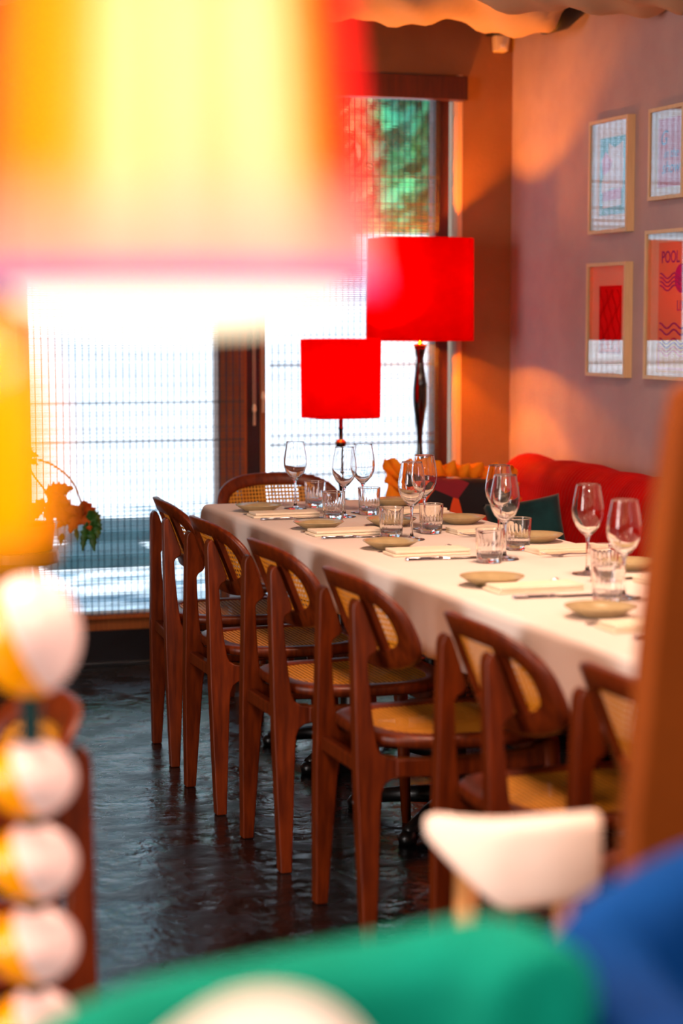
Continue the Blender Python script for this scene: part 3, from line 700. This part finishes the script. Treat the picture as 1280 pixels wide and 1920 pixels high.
bm = bmesh.new(); lathe(bm, [(0, 1.245), (0.027, 1.245), (0.027, 1.252), (0.01, 1.258), (0.009, 1.33), (0, 1.33)], 24); new_obj('collar', bm, M['brass'], tl, smooth=True)
drum('lamp_shade', 0.212, 0.40, 1.268, tl, M['redshade'], 0.210)
bm = bmesh.new(); lathe(bm, [(0, 1.33), (0.014, 1.335), (0.03, 1.40), (0.028, 1.43), (0.0, 1.455)], 20); new_obj('bulb', bm, emis('bulb_glow', (1, 0.62, 0.25, 1), 12), tl, smooth=True)
light('floor_lamp_light', 'POINT', (2.770, 7.325, 1.47), 52, (1.0, 0.27, 0.01), size=0.03)
light('floor_lamp_light', 'POINT', (2.770, 7.325, 1.365), 80, (1.0, 0.27, 0.01), size=0.03)

st = thing('side_table', 'small round black table carrying the small red lamp', 'table', (2.372, 7.12, 0))
bm = bmesh.new(); lathe(bm, [(0, 0.622), (0.19, 0.622), (0.195, 0.63), (0.19, 0.645), (0, 0.645)], 40); new_obj('tabletop', bm, M['blacklac'], st, smooth=True)
bm = bmesh.new(); lathe(bm, [(0, 0.0), (0.14, 0.0), (0.14, 0.012), (0.03, 0.03), (0.018, 0.06), (0.018, 0.60), (0.05, 0.622), (0, 0.622)], 28); new_obj('pedestal', bm, M['blacklac'], st, smooth=True)
sl = thing('table_lamp', 'smaller red drum lamp on a thin turned stem before the window', 'lamp', (2.372, 7.12, 0.645))
bm = bmesh.new()
lathe(bm, [(0, 0), (0.055, 0), (0.06, 0.008), (0.03, 0.022), (0.012, 0.034), (0.008, 0.06), (0.010, 0.085), (0.017, 0.095), (0.009, 0.107), (0.007, 0.13), (0.010, 0.15), (0.007, 0.17), (0.008, 0.205),
           (0.012, 0.214), (0.0225, 0.236), (0.0225, 0.240), (0, 0.240)], 28); new_obj('base', bm, M['blacklac'], sl, smooth=True)
bm = bmesh.new(); lathe(bm, [(0, 0.240), (0.0225, 0.240), (0.020, 0.247), (0.010, 0.254), (0, 0.254)], 24); new_obj('collar', bm, M['brass'], sl, smooth=True)
bm = bmesh.new(); lathe(bm, [(0, 0.254), (0.0085, 0.256), (0.0085, 0.29), (0.011, 0.292), (0.011, 0.297), (0.0085, 0.30), (0.0085, 0.36), (0.012, 0.37), (0.012, 0.42), (0, 0.42)], 20); new_obj('stem', bm, M['blacklac'], sl, smooth=True)
drum('lamp_shade', 0.151, 0.296, 0.337, sl, M['redshade'], 0.154)
bm = bmesh.new(); lathe(bm, [(0, 0.42), (0.012, 0.425), (0.025, 0.48), (0.0, 0.52)], 18); new_obj('bulb', bm, bpy.data.materials['bulb_glow'], sl, smooth=True)
light('table_lamp_light', 'POINT', (2.372, 7.12, 0.645 + 0.54), 20, (1.0, 0.27, 0.01), size=0.03)

# ------------------------------------------------------------------ picture frames on the right wall
def text_mesh(name, body, size, m, parent, loc, width=1.0, shear=0.0, bold=0.0):
    cu = bpy.data.curves.new('t', 'FONT'); cu.body = body; cu.size = size; cu.extrude = 0.0004; cu.shear = shear; cu.offset = bold
    to = bpy.data.objects.new('t', cu); COL.objects.link(to)
    me = bpy.data.meshes.new_from_object(to.evaluated_get(bpy.context.evaluated_depsgraph_get()))
    bpy.data.objects.remove(to); me.name = name; me.materials.append(m)
    me.transform(Matrix.Diagonal((width, 1, 1, 1)))
    # text x -> -Y world, text y -> Z, faces -X
    me.transform(Matrix(((0, 0, -1, 0), (-1, 0, 0, 0), (0, 1, 0, 0), (0, 0, 0, 1))))
    o = bpy.data.objects.new(name, me); COL.objects.link(o); o.parent = parent; o.location = loc
    return o
def frame(y_near, y_far, z0, z1, label, mat_in=0.03, depth=0.032):
    cy_, cz_ = (y_near + y_far) / 2, (z0 + z1) / 2; w, h = (y_far - y_near) / 2, (z1 - z0) / 2
    t = thing('picture_frame', label, 'picture', (XR, cy_, cz_), group='framed prints on the wall')
    bm = bmesh.new(); f = 0.013
    for (a, b, c, d) in ((-w, w, h - f, h), (-w, w, -h, -h + f), (-w, -w + f, -h + f, h - f), (w - f, w, -h + f, h - f)):
        boxb(bm, -depth, -0.001, a, b, c, d)
    new_obj('frame_moulding', bm, M['paleframe'], t)
    box('backing_paper', -0.010, -0.006, -w + f, w - f, -h + f, h - f, M['paper'], t)
    box('glazing', -depth + 0.004, -depth + 0.006, -w + f, w - f, -h + f, h - f, M['picture_glass'], t)
    return t, w, h
def sheet(t, poly, m, name='print', x=-0.011, th=0.0006):
    bm = bmesh.new(); prism(bm, poly, lambda u, v, w: (x + w, u, v), 0, -th); return new_obj(name, bm, m, t)
def rect(a, b, c, d): return [(a, c), (b, c), (b, d), (a, d)]
F = lambda n, c: mat(n, c, c, rough=0.7)
c_teal, c_pink, c_wht, c_red, c_dred, c_blue = F('teal_ink', '#14a8b4'), F('pink_ink', '#e36bb4'), F('white_ink', '#f4f1f6'), F('red_ink', '#e4141a'), F('dark_red_ink', '#8e0c10'), F('blue_ink', '#17479e')
c_peach, c_yel, c_vio, c_mag, c_or = F('peach_ink', '#f7a47c'), F('yellow_ink', '#f7b321'), F('violet_ink', '#6b2f9e'), F('magenta_ink', '#8a1f66'), F('orange_ink', '#f2641c')
# abstract
t, w, h = frame(6.443, 6.762, 1.667, 2.081, 'pale frame with teal, pink and white abstract print, upper left picture')
a, b, c, d = -0.105, 0.105, -0.14, 0.14
sheet(t, rect(a, b, c, d), c_teal)
sheet(t, [(b - 0.02, -0.02), (b - 0.07, 0.06), (0.03, 0.12), (-0.02, 0.10), (a + 0.02, 0.12), (a + 0.015, 0.02), (a + 0.02, -0.05), (0.0, -0.045), (b - 0.02, -0.06)], c_wht, x=-0.0116)
sheet(t, [(b - 0.02, 0.06), (b - 0.05, 0.09), (0.0, 0.055), (0.02, 0.02), (b - 0.03, 0.005)], c_pink, x=-0.0122)
sheet(t, [(b - 0.03, -0.055), (0.0, -0.05), (a + 0.03, -0.045), (a + 0.03, -0.085), (b - 0.03, -0.09)], c_pink, x=-0.0122)
sheet(t, [(b - 0.03, -0.09), (a + 0.03, -0.085), (a + 0.03, -0.108), (b - 0.03, -0.115)], c_wht, x=-0.0122)
# red with script
t, w, h = frame(6.03, 6.285, 1.765, 2.081, 'pale frame with red print and blue handwriting, upper right picture')
sheet(t, rect(-0.085, 0.09, -0.115, 0.12), c_red)
text_mesh('lettering', 'G', 0.07, c_blue, t, (-0.0122, 0.075, 0.03), shear=0.3)
text_mesh('lettering', 'in the', 0.045, c_blue, t, (-0.0122, 0.045, -0.015), shear=0.3)
text_mesh('lettering', 'show', 0.060, c_blue, t, (-0.0122, 0.06, -0.068), shear=0.3)
# red panel (plain stand-in pattern)
t, w, h = frame(6.445, 6.770, 1.142, 1.560, 'pale frame with a tall red panel of dark curving lines, lower left picture')
sheet(t, rect(-0.095, 0.090, -0.125, 0.125), c_red)
bm = bmesh.new()
def wl(pts, r=0.0028): tube(bm, [(-0.012, p[0], p[1]) for p in pts], r, 6)
for k in range(5):
    yy = -0.07 + 0.034 * k
    wl([(yy + 0.014 * math.sin(i * 0.55 + k * 1.9), -0.11 + 0.22 * i / 24) for i in range(25)])
wl([(-0.09, -0.12), (0.085, -0.12), (0.085, 0.12), (-0.09, 0.12), (-0.09, -0.12)])
new_obj('line_pattern', bm, c_dred, t)
# pool poster
t, w, h = frame(5.86, 6.300, 1.144, 1.662, 'large pale frame with a peach poster reading POOL over blue waves, right picture')
cyf, czf = 6.08, 1.403
sheet(t, rect(-0.18, 0.148, -0.225, 0.215), c_peach)
sheet(t, rect(-0.18, 0.160, -0.235, -0.135), c_yel, x=-0.0105)
sheet(t, rect(-0.18, 0.135, -0.215, -0.12), c_yel, x=-0.0116)
text_mesh('lettering', 'POOL', 0.058, c_blue, t, (-0.0122, 0.128, 0.145), width=0.86, bold=0.0008)
text_mesh('lettering', 'LIN', 0.052, c_blue, t, (-0.0122, 0.012, -0.02), width=0.8)
bm = bmesh.new()
def wave(z, n=9, y0=0.132, y1=-0.16):
    tube(bm, [(-0.0125, y0 + (y1 - y0) * i / 60, z + 0.009 * math.cos(i / 60 * (y0 - y1) / 0.052 * PI)) for i in range(61)], 0.0032, 6)
for z in (0.100, 0.086, 0.072, 0.058): wave(z)
for z in (-0.072, -0.094): wave(z)
new_obj('wave_lines', bm, c_blue, t)
bm = bmesh.new()
for z in (-0.125, -0.139): wave(z)
new_obj('wave_lines', bm, c_mag, t)
bm = bmesh.new()
for z in (-0.153, -0.167): wave(z)
new_obj('wave_lines', bm, c_or, t)
sheet(t, [(-0.02 + 0.05 * math.cos(i * PI / 16), 0.09 + 0.05 * math.sin(i * PI / 16)) for i in range(32)], c_vio, name='print_disc', x=-0.0114)

# ------------------------------------------------------------------ ceiling drapes, duct, sensor
def drape(name, x0, x1, y, zb, zt, label, phase, rad=0.22):
    bm = bmesh.new(); nx, na = 140, 26; R = []
    for i in range(nx + 1):
        x = x0 + (x1 - x0) * i / nx; s = x * 1.0
        sag = 0.012 * math.sin(s * 5.2 + phase) + 0.006 * math.sin(s * 11.7 + phase * 2)
        ring = []
        for j in range(na + 1):
            a = PI * j / na
            cr = 0.016 * math.sin(s * 16 + 3.0 * math.sin(a * 2 + phase) + j * 0.45) + 0.008 * math.sin(s * 37 + j * 0.9)
            yy = y + (rad + cr) * math.cos(a) * 1.3
            zz = zt - (zt - zb - sag + cr) * abs(math.sin(a)) ** 0.8
            ring.append(bm.verts.new((x, yy, min(zz, ZC - 0.002))))
        R.append(ring)
    for a, b in zip(R[:-1], R[1:]):
        for j in range(na): bm.faces.new((a[j], a[j + 1], b[j + 1], b[j]))
    o = new_obj(name, bm, M['drape'], smooth=True); so = o.modifiers.new('t', 'SOLIDIFY'); so.thickness = 0.004
    return tag(o, label, 'drape', 'fabric swags under the ceiling')
drape('ceiling_drape', -2.0, 3.08, 6.85, 2.425, ZC - 0.004, 'cream fabric swag nearer the window wall, over the sensor', 0.6)
drape('ceiling_drape', 2.45, XR - 0.01, 6.15, 2.395, ZC - 0.004, 'cream fabric swag at the top right of the picture', 2.4, rad=0.16)
dk = thing('ventilation_duct', 'black duct end between the ceiling drapes at the wall', 'duct', (3.10, 6.85, 2.50))
bm = bmesh.new(); tube(bm, [(-0.03, 0, 0.02), (0.04, 0, 0.03), (0.10, 0, 0.06), (0.145, 0, 0.10)], [0.115, 0.105, 0.08, 0.05], 24)
new_obj('duct_body', bm, M['duct'], dk, smooth=True)
sn = thing('motion_sensor', 'small white motion sensor high in the room corner', 'sensor', (3.187, 7.50, 2.43))
bm = bmesh.new(); pts = [(-0.026, 0.0), (0.026, 0.0), (0.032, 0.065), (-0.032, 0.065)]
prism(bm, pts, lambda u, v, w: (u, w - 0.1 * v, v), 0.0, 0.045); new_obj('sensor_body', bm, M['white_plastic'], sn, bevel=0.006)
bm = bmesh.new(); bx(bm, (0.0, -0.006, 0.02), (0.022, 0.01, 0.016)); new_obj('lens', bm, M['cream'], sn, bevel=0.002)
bm = bmesh.new(); bx(bm, (0, 0.02, 0.09), (0.10, 0.06, 0.05)); new_obj('bracket', bm, M['duct'], sn)

# ------------------------------------------------------------------ plant at the left of the window
pt = thing('potted_plant', 'drooping plant in an orange pot by the left side of the window', 'plant', (1.16, 7.28, 0.0))
bm = bmesh.new(); lathe(bm, [(0, 0.50), (0.10, 0.50), (0.13, 0.505), (0.14, 0.60), (0.132, 0.60), (0.122, 0.53), (0, 0.53)], 36); new_obj('pot', bm, M['terracotta'], pt, smooth=True)
bm = bmesh.new(); lathe(bm, [(0, 0.455), (0.15, 0.455), (0.155, 0.465), (0.15, 0.50), (0, 0.50)], 36)
for a in range(3):
    an = a * 2 * PI / 3 + 2.6; tube(bm, [(0.08 * math.cos(an), 0.08 * math.sin(an), 0.46), (0.14 * math.cos(an), 0.14 * math.sin(an), 0.0)], 0.012, 8)
new_obj('plant_stand', bm, M['darkwood'], pt)
bm = bmesh.new()
def stem(pts, r=0.0035):
    P_ = [Vector(p) for p in pts]; out = []
    for i in range(len(P_) - 1):
        p0 = P_[max(i - 1, 0)]; p1 = P_[i]; p2 = P_[i + 1]; p3 = P_[min(i + 2, len(P_) - 1)]
        for k in range(6):
            s = k / 6; out.append(0.5 * ((2 * p1) + (p2 - p0) * s + (2 * p0 - 5 * p1 + 4 * p2 - p3) * s * s + (3 * p1 - p0 - 3 * p2 + p3) * s ** 3))
    out.append(P_[-1]); tube(bm, out, [r * (1 + 0.25 * math.sin(i * 2.4)) for i in range(len(out))], 7)
stem([(0.0, 0, 0.54), (0.02, 0, 0.72), (0.05, 0, 0.83), (0.11, 0, 0.825), (0.17, 0, 0.79), (0.215, 0, 0.74), (0.245, 0, 0.66), (0.25, 0, 0.62)])
stem([(0.0, 0.01, 0.54), (0.01, 0, 0.70), (0.04, 0, 0.80), (0.07, 0, 0.765), (0.105, 0, 0.72), (0.135, 0, 0.68)])
stem([(0.0, 0.01, 0.54), (-0.02, 0, 0.74), (0.02, 0, 0.86), (0.06, 0, 0.865)], 0.004)
new_obj('stem', bm, M['stem'], pt, smooth=True)
def leaf(c, ang, L, W, m, tilt=0.2, seed=0):
    rnd = random.Random(seed); bm = bmesh.new(); n = 22; pts = []
    for i in range(n + 1):
        s = i / n; wd = W * abs(math.sin(PI * s ** 0.8)) * (1 + 0.28 * (1 if i % 4 == 0 else (-0.5 if i % 4 == 2 else 0)) + rnd.uniform(-0.1, 0.1)); pts.append((s * L, wd))
    for sd in (-1, 1):
        prev = None
        for (x, wd) in pts:
            y = 0.10 * math.sin(x / L * PI) * L
            a = bm.verts.new((x, y, 0)); b = bm.verts.new((x, y + tilt * wd * 0.8, sd * wd))
            if prev: bm.faces.new((prev[0], a, b, prev[1]))
            prev = (a, b)
    bmesh.ops.remove_doubles(bm, verts=bm.verts[:], dist=0.0003)
    o = new_obj('leaf', bm, m, pt, smooth=True); o.location = c; o.rotation_euler = (0, -ang, 0)
    so = o.modifiers.new('t', 'SOLIDIFY'); so.thickness = 0.0012
R_ = math.radians
for k, (c_, an, L, W, m) in enumerate([
    ((0.11, 0, 0.70), R_(-20), 0.10, 0.030, 'veiledleaf'), ((0.135, 0, 0.685), R_(-62), 0.11, 0.032, 'veiledleaf'), ((0.10, 0, 0.71), R_(8), 0.12, 0.028, 'veiledleaf'),
    ((0.12, 0, 0.69), R_(-88), 0.12, 0.020, 'veiledleaf'), ((0.13, 0, 0.69), R_(-35), 0.12, 0.030, 'veiledleaf'), ((0.10, 0, 0.69), R_(-120), 0.10, 0.026, 'veiledleaf'),
    ((0.25, 0, 0.68), R_(-78), 0.12, 0.036, 'veiledleaf'), ((0.25, 0, 0.66), R_(-118), 0.12, 0.030, 'veiledleaf'), ((0.245, 0, 0.66), R_(-140), 0.13, 0.028, 'veiledleaf'),
    ((0.27, 0, 0.64), R_(-55), 0.08, 0.026, 'leaf'), ((0.28, 0, 0.60), R_(-85), 0.12, 0.018, 'leaf'), ((0.265, 0, 0.60), R_(-100), 0.12, 0.015, 'leaf'), ((0.30, 0, 0.61), R_(-86), 0.08, 0.018, 'leaf'),
    ((0.22, 0, 0.575), R_(-80), 0.05, 0.010, 'leaf'), ((0.17, 0, 0.56), R_(-100), 0.05, 0.010, 'leaf'),
    ((0.03, 0, 0.86), R_(-12), 0.055, 0.012, 'veiledleaf'), ((0.03, 0, 0.845), R_(-30), 0.06, 0.012, 'veiledleaf'), ((0.02, 0, 0.87), R_(12), 0.045, 0.008, 'veiledleaf')]):
    leaf(c_, an, L, W, M[m], seed=k)

# ------------------------------------------------------------------ foreground: striped pendant lamp
pd = thing('pendant_lamp', 'large blurred pendant lamp with a yellow, cream, pink and red striped shade', 'lamp', (0.246, 1.005, 1.3735))
bm = bmesh.new(); uvl = bm.loops.layers.uv.new('uv'); seg = 96; H_ = 0.42
yaw0 = math.atan2(1.005, 0.246)
def sh(s, k, rin=0.0):
    a = yaw0 + PI + (k / seg - 0.5) * 2 * PI
    r = 0.1045 - 0.045 * s - rin; r *= 1 + 0.006 * math.cos(a * 12)
    return (r * math.cos(a), r * math.sin(a), s * H_)
S_ = [0, 0.02, 0.05, 0.1, 0.2, 0.4, 0.6, 0.8, 1.0]
for inn in (0.0,):
    V = [[bm.verts.new(sh(s, k, inn)) for k in range(seg + 1)] for s in S_]
    for i in range(len(S_) - 1):
        for k in range(seg):
            f = bm.faces.new((V[i][k], V[i][k + 1], V[i + 1][k + 1], V[i + 1][k]))
            for lp, (ii, kk) in zip(f.loops, ((i, k), (i, k + 1), (i + 1, k + 1), (i + 1, k))):
                # the print repeats twice round the shade, once on the half that faces the tables
                u = (kk / seg - 0.25) * 2
                lp[uvl].uv = (math.sin((min(max(u, 0), 1) - 0.5) * PI) * 0.5 + 0.5 if 0 <= u <= 1 else abs((kk / seg - 0.5) * 2) * 0.4, S_[ii])
pso = new_obj('lamp_shade', bm, M['stripes'], pd, smooth=True)
bm = bmesh.new(); lathe(bm, [(0, -0.020), (0.040, -0.018), (0.076, -0.010), (0.090, 0.0), (0.088, 0.004), (0.0, 0.004)], 48)
new_obj('diffuser', bm, emis('opal_diffuser', (1, 0.82, 0.55, 1), 2.6), pd, smooth=True)
bm = bmesh.new(); lathe(bm, [(0.1040, -0.001), (0.1055, -0.001), (0.1050, 0.010), (0.1035, 0.010), (0.1040, -0.001)], 96); new_obj('shade_trim', bm, mat('violet_trim', '#a868c8', '#a868c8', rough=0.8), pd, smooth=True)
bm = bmesh.new(); lathe(bm, [(0, 0.004), (0.012, 0.006), (0.012, 0.06), (0, 0.06)], 16)
for a in range(3):
    an = a * 2 * PI / 3; tube(bm, [(0.008 * math.cos(an), 0.008 * math.sin(an), 0.30), (0.079 * math.cos(an), 0.079 * math.sin(an), 0.31)], 0.0015, 6)
tube(bm, [(0, 0, 0.06), (0, 0, 0.32)], 0.003, 6)
new_obj('lamp_holder', bm, M['brass'], pd)
bm = bmesh.new(); tube(bm, [(0, 0, 0.30), (0, 0, ZC - 1.3735)], 0.0025, 8); new_obj('cable', bm, M['black'], pd)
light('pendant_light', 'POINT', (0.246, 1.005, 1.3735 + 0.10), 0.55, (1.0, 0.76, 0.60), size=0.02)
light('pendant_light', 'POINT', (0.246, 1.005, 1.3735 + 0.23), 0.38, (1.0, 0.76, 0.60), size=0.02)

# foreground: amber pendant added for the orange veil, stacked balls with painted highlights
ap = thing('pendant_lamp', 'amber glass pendant added for the orange veil at the left edge, in front of the striped lamp', 'lamp', (0.115, 0.775, 1.262))
bm = bmesh.new(); lathe(bm, [(0, 0), (0.014, 0.003), (0.021, 0.015), (0.023, 0.05), (0.020, 0.075), (0.014, 0.090), (0.006, 0.10), (0, 0.10)], 36); new_obj('veil_glass', bm, M['amber'], ap, smooth=True)
bm = bmesh.new(); tube(bm, [(0, 0, 0.095), (0, 0, ZC - 1.262)], 0.001, 8); new_obj('cable', bm, M['black'], ap)  # cable of the added amber pendant
bs = thing('ball_stand', 'blurred stand of stacked amber balls with painted pale highlights and added glow at the left edge', 'lamp', (0.325, 1.97, 0))
bm = bmesh.new(); lathe(bm, [(0, 0), (0.09, 0), (0.09, 0.012), (0.02, 0.02), (0.011, 0.03), (0.011, 1.10), (0, 1.10)], 28); new_obj('rod', bm, M['teal'], bs, smooth=True)
zz = 1.045; k = 0
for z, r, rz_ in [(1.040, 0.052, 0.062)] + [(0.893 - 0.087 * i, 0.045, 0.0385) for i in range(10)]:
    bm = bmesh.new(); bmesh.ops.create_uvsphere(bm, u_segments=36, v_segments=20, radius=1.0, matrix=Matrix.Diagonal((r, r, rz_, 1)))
    o = new_obj('ball', bm, M['ball_highlight'], bs, smooth=True); o.location = (0, 0, z); o.rotation_euler = (0, 0, -math.radians(20))

# ------------------------------------------------------------------ foreground seats
def pad(name, top, foot, t0, m, parent, r=0.02, seg=8):
    """upholstered panel: follows the plan polyline of top points down to foot height, rounded along the top"""
    bm = bmesh.new(); P_ = [Vector(p) for p in top]; out = []
    for i in range(len(P_) - 1):
        p0 = P_[max(i - 1, 0)]; p1 = P_[i]; p2 = P_[i + 1]; p3 = P_[min(i + 2, len(P_) - 1)]
        for k in range(seg):
            s = k / seg; out.append(0.5 * ((2 * p1) + (p2 - p0) * s + (2 * p0 - 5 * p1 + 4 * p2 - p3) * s * s + (3 * p1 - p0 - 3 * p2 + p3) * s ** 3))
    out.append(P_[-1]); R = []
    for i, p in enumerate(out):
        d = (out[min(i + 1, len(out) - 1)] - out[max(i - 1, 0)]); d.z = 0; d.normalize(); nn = Vector((d.y, -d.x, 0))
        e = min(1, min(i, len(out) - 1 - i) / 3 + 0.35)
        th = t0 * e; ring = []
        for a in range(9):
            an = PI * a / 8; ring.append(bm.verts.new(p + nn * th * math.cos(an) + Vector((0, 0, (math.sin(an) - 1) * t0 * 0.9))))
        ring.append(bm.verts.new(Vector((p.x, p.y, foot)) - nn * th)); ring.append(bm.verts.new(Vector((p.x, p.y, foot)) + nn * th)); R.append(ring)
    for a, b in zip(R[:-1], R[1:]):
        for j in range(len(a)): bm.faces.new((a[j], a[(j + 1) % len(a)], b[(j + 1) % len(a)], b[j]))
    bm.faces.new(R[0]); bm.faces.new(R[-1])
    return new_obj(name, bm, m, parent, smooth=True)
# green tub chair
def tub(name, label, m, top, seat_c, seat_r, legs):
    t = thing(name, label, 'armchair', (seat_c[0], seat_c[1], 0))
    tp = [(p[0] - seat_c[0], p[1] - seat_c[1], p[2]) for p in top]
    pad('backrest', tp, 0.40, 0.045, m, t)
    bm = bmesh.new(); lathe(bm, [(0, 0.30), (seat_r * 0.9, 0.30), (seat_r, 0.34), (seat_r, 0.44), (seat_r * 0.9, 0.475), (0, 0.48)], 36); new_obj('seat', bm, m, t, smooth=True)
    for a in range(4):
        an = PI / 4 + a * PI / 2; bm = bmesh.new(); tube(bm, [(seat_r * 0.6 * math.cos(an), seat_r * 0.6 * math.sin(an), 0.31), (seat_r * 0.75 * math.cos(an), seat_r * 0.75 * math.sin(an), 0)], [0.018, 0.012], 12)
        new_obj('leg', bm, M['oak'], t, smooth=True)
    return t
tub('velvet_armchair', 'blurred green velvet armchair back along the bottom of the picture', M['green_velvet'],
    [(0.150, 1.17, 0.860), (0.20, 1.25, 0.885), (0.28, 1.31, 0.893), (0.37, 1.32, 0.902), (0.46, 1.30, 0.917), (0.525, 1.25, 0.94), (0.545, 1.18, 0.935)], (0.37, 1.12), 0.16, True)
tub('velvet_armchair', 'blurred blue velvet armchair back in the lower right corner', M['blue_velvet'],
    [(0.635, 1.10, 0.885), (0.622, 1.22, 0.90), (0.64, 1.29, 0.93), (0.75, 1.31, 0.965), (0.85, 1.27, 0.97), (0.93, 1.15, 0.96)], (0.80, 1.10), 0.13, True)
# cream rounded back, lowest foreground
ct = thing('cream_chair', 'cream rounded chair back cut by the bottom edge of the picture', 'chair', (0.27, 0.86, 0))
pad('backrest', [(-0.105, 0.04, 0.975), (-0.06, 0.038, 1.010), (-0.025, 0.035, 1.030), (0.005, 0.025, 1.030), (0.03, 0.01, 1.010), (0.055, 0.0, 0.965)], 0.47, 0.022, M['cream'], ct)
bm = bmesh.new(); lathe(bm, [(0, 0.40), (0.13, 0.40), (0.15, 0.43), (0.14, 0.47), (0, 0.475)], 30, c=(0.02, -0.10, 0)); new_obj('seat', bm, M['cream'], ct, smooth=True)
for a in range(4):
    an = PI / 4 + a * PI / 2; bm = bmesh.new(); tube(bm, [(0.02 + 0.08 * math.cos(an), -0.10 + 0.08 * math.sin(an), 0.41), (0.02 + 0.12 * math.cos(an), -0.10 + 0.12 * math.sin(an), 0)], [0.015, 0.01], 10); new_obj('leg', bm, M['oak'], ct, smooth=True)

# cream upholstered chair with light oak legs (middle foreground)
wc = thing('cream_chair', 'cream upholstered chair back on a light wooden frame, lower right of centre', 'chair', (0.93, 2.14, 0))
YWR = R_(-18.4)
fr = Matrix.Rotation(YWR, 4, 'Z')
bm = bmesh.new()
def q(px, pz): return ((px - 640) / 3700 * 2.30 - 0.195, 1.36 - (pz - 595) / 3700 * 2.27)
outline = [(-0.098, 0.745), (-0.085, 0.752), (0.0, 0.760), (0.100, 0.768), (0.106, 0.764), (0.108, 0.755), (0.106, 0.690), (0.102, 0.672), (0.090, 0.664), (0.0, 0.651), (-0.014, 0.652),
           (-0.03, 0.664), (-0.06, 0.690), (-0.09, 0.716), (-0.102, 0.728), (-0.103, 0.738)]
outline.reverse()
nn_ = len(outline)
def bend(u, v, w):
    # the panel wraps back at its left end
    k = max(0.0, (-0.012 - u + (v - 0.70) * 0.35)) ; return fr @ Vector((u, w + 6.0 * k * k, v))
# subdivide outline fill by strips
NS = 28
def span(u):
    zs = []
    for i in range(nn_):
        a, b = outline[i], outline[(i + 1) % nn_]
        if (a[0] - u) * (b[0] - u) <= 0 and abs(a[0] - b[0]) > 1e-9: zs.append(a[1] + (b[1] - a[1]) * (u - a[0]) / (b[0] - a[0]))
    return (min(zs), max(zs))
prev = None; first = None
us = [-0.1025 + (0.1072 + 0.1025) * (0.5 - 0.5 * math.cos(PI * i / NS)) for i in range(NS + 1)]
for i, u in enumerate(us):
    lo, hi = span(u); e = min(1.0, min(i, NS - i) / 3 + 0.2)
    hh = 0.024 * e; mid = (lo + hi) / 2; half = (hi - lo) / 2; ring = []
    for k in range(20):
        an = 2 * PI * k / 20; ring.append(bm.verts.new(bend(u, mid + half * spow(math.sin(an), 0.35), hh * spow(math.cos(an), 0.6))))
    if prev:
        for k in range(20): bm.faces.new((prev[k], prev[(k + 1) % 20], ring[(k + 1) % 20], ring[k]))
    else: bm.faces.new(ring)
    prev = ring
bm.faces.new(prev)
new_obj('backrest', bm, M['cream'], wc, smooth=True)
bm = bmesh.new()
for u, top_, w in ((-0.052, 0.705, 0.05), (0.07, 0.70, 0.035)):
    p = fr @ Vector((u, w, 0)); p2 = fr @ Vector((u + 0.0, w + 0.04, 0))
for u, top_, w in ((-0.050, 0.700, 0.060), (0.07, 0.68, 0.045)):
    bm = bmesh.new(); a = fr @ Vector((u, w, top_)); b = fr @ Vector((u, w + 0.02, 0.40)); c_ = fr @ Vector((u - 0.0, w + 0.0, 0.0))
    tube(bm, [a, b, c_], [0.014, 0.017, 0.011], 14); new_obj('leg', bm, M['oak'], wc, smooth=True)
    bm = bmesh.new(); b = fr @ Vector((u, -0.27, 0.40)); c_ = fr @ Vector((u, -0.29, 0.0)); tube(bm, [b, c_], [0.016, 0.011], 14); new_obj('leg', bm, M['oak'], wc, smooth=True)
bm = bmesh.new(); bx(bm, (0, 0, 0), (0.22, 0.36, 0.06)); bmesh.ops.transform(bm, matrix=Matrix.Translation(fr @ Vector((0.005, -0.12, 0.42))) @ fr, verts=bm.verts[:])
new_obj('seat', bm, M['cream'], wc, bevel=0.02)

# brown high back at the right edge
hbk = thing('high_back_booth', 'tall brown leather high back of a booth at the right edge', 'booth', (0.96, 1.77, 0))
edge = [(1.284, -0.020), (1.25, -0.026), (1.15, -0.038), (1.05, -0.047), (0.95, -0.054), (0.85, -0.062), (0.6, -0.064), (0.06, -0.062)]
bm = bmesh.new(); R = []
fr2 = Matrix.Rotation(R_(-18.4), 4, 'Z')
zz_ = [e[0] for e in edge]
for z, x0 in [(1.296, 0.015), (1.294, -0.008)] + edge:
    ring = [bm.verts.new(fr2 @ Vector((xx, yy, z))) for xx, yy in ((x0, -0.012), (x0 + 0.012, -0.03), (0.40, -0.03), (0.41, -0.01), (0.41, 0.03), (0.40, 0.04), (x0 + 0.012, 0.04), (x0, 0.022))]
    R.append(ring)
for a, b in zip(R[:-1], R[1:]):
    for k in range(8): bm.faces.new((a[k], a[(k + 1) % 8], b[(k + 1) % 8], b[k]))
bm.faces.new(R[0]); bm.faces.new(R[-1])
new_obj('back_panel', bm, M['leather'], hbk, smooth=False, bevel=0.006)
bm = bmesh.new(); bx(bm, (0, 0, 0), (0.36, 0.40, 0.36)); bmesh.ops.transform(bm, matrix=Matrix.Translation(fr2 @ Vector((0.22, -0.235, 0.26))) @ fr2, verts=bm.verts[:])
new_obj('bench_seat', bm, M['leather'], hbk, bevel=0.03)
bm = bmesh.new(); bx(bm, (0, 0, 0), (0.42, 0.40, 0.08)); bmesh.ops.transform(bm, matrix=Matrix.Translation(fr2 @ Vector((0.20, -0.19, 0.04))) @ fr2, verts=bm.verts[:])
new_obj('plinth', bm, M['darkwood'], hbk)
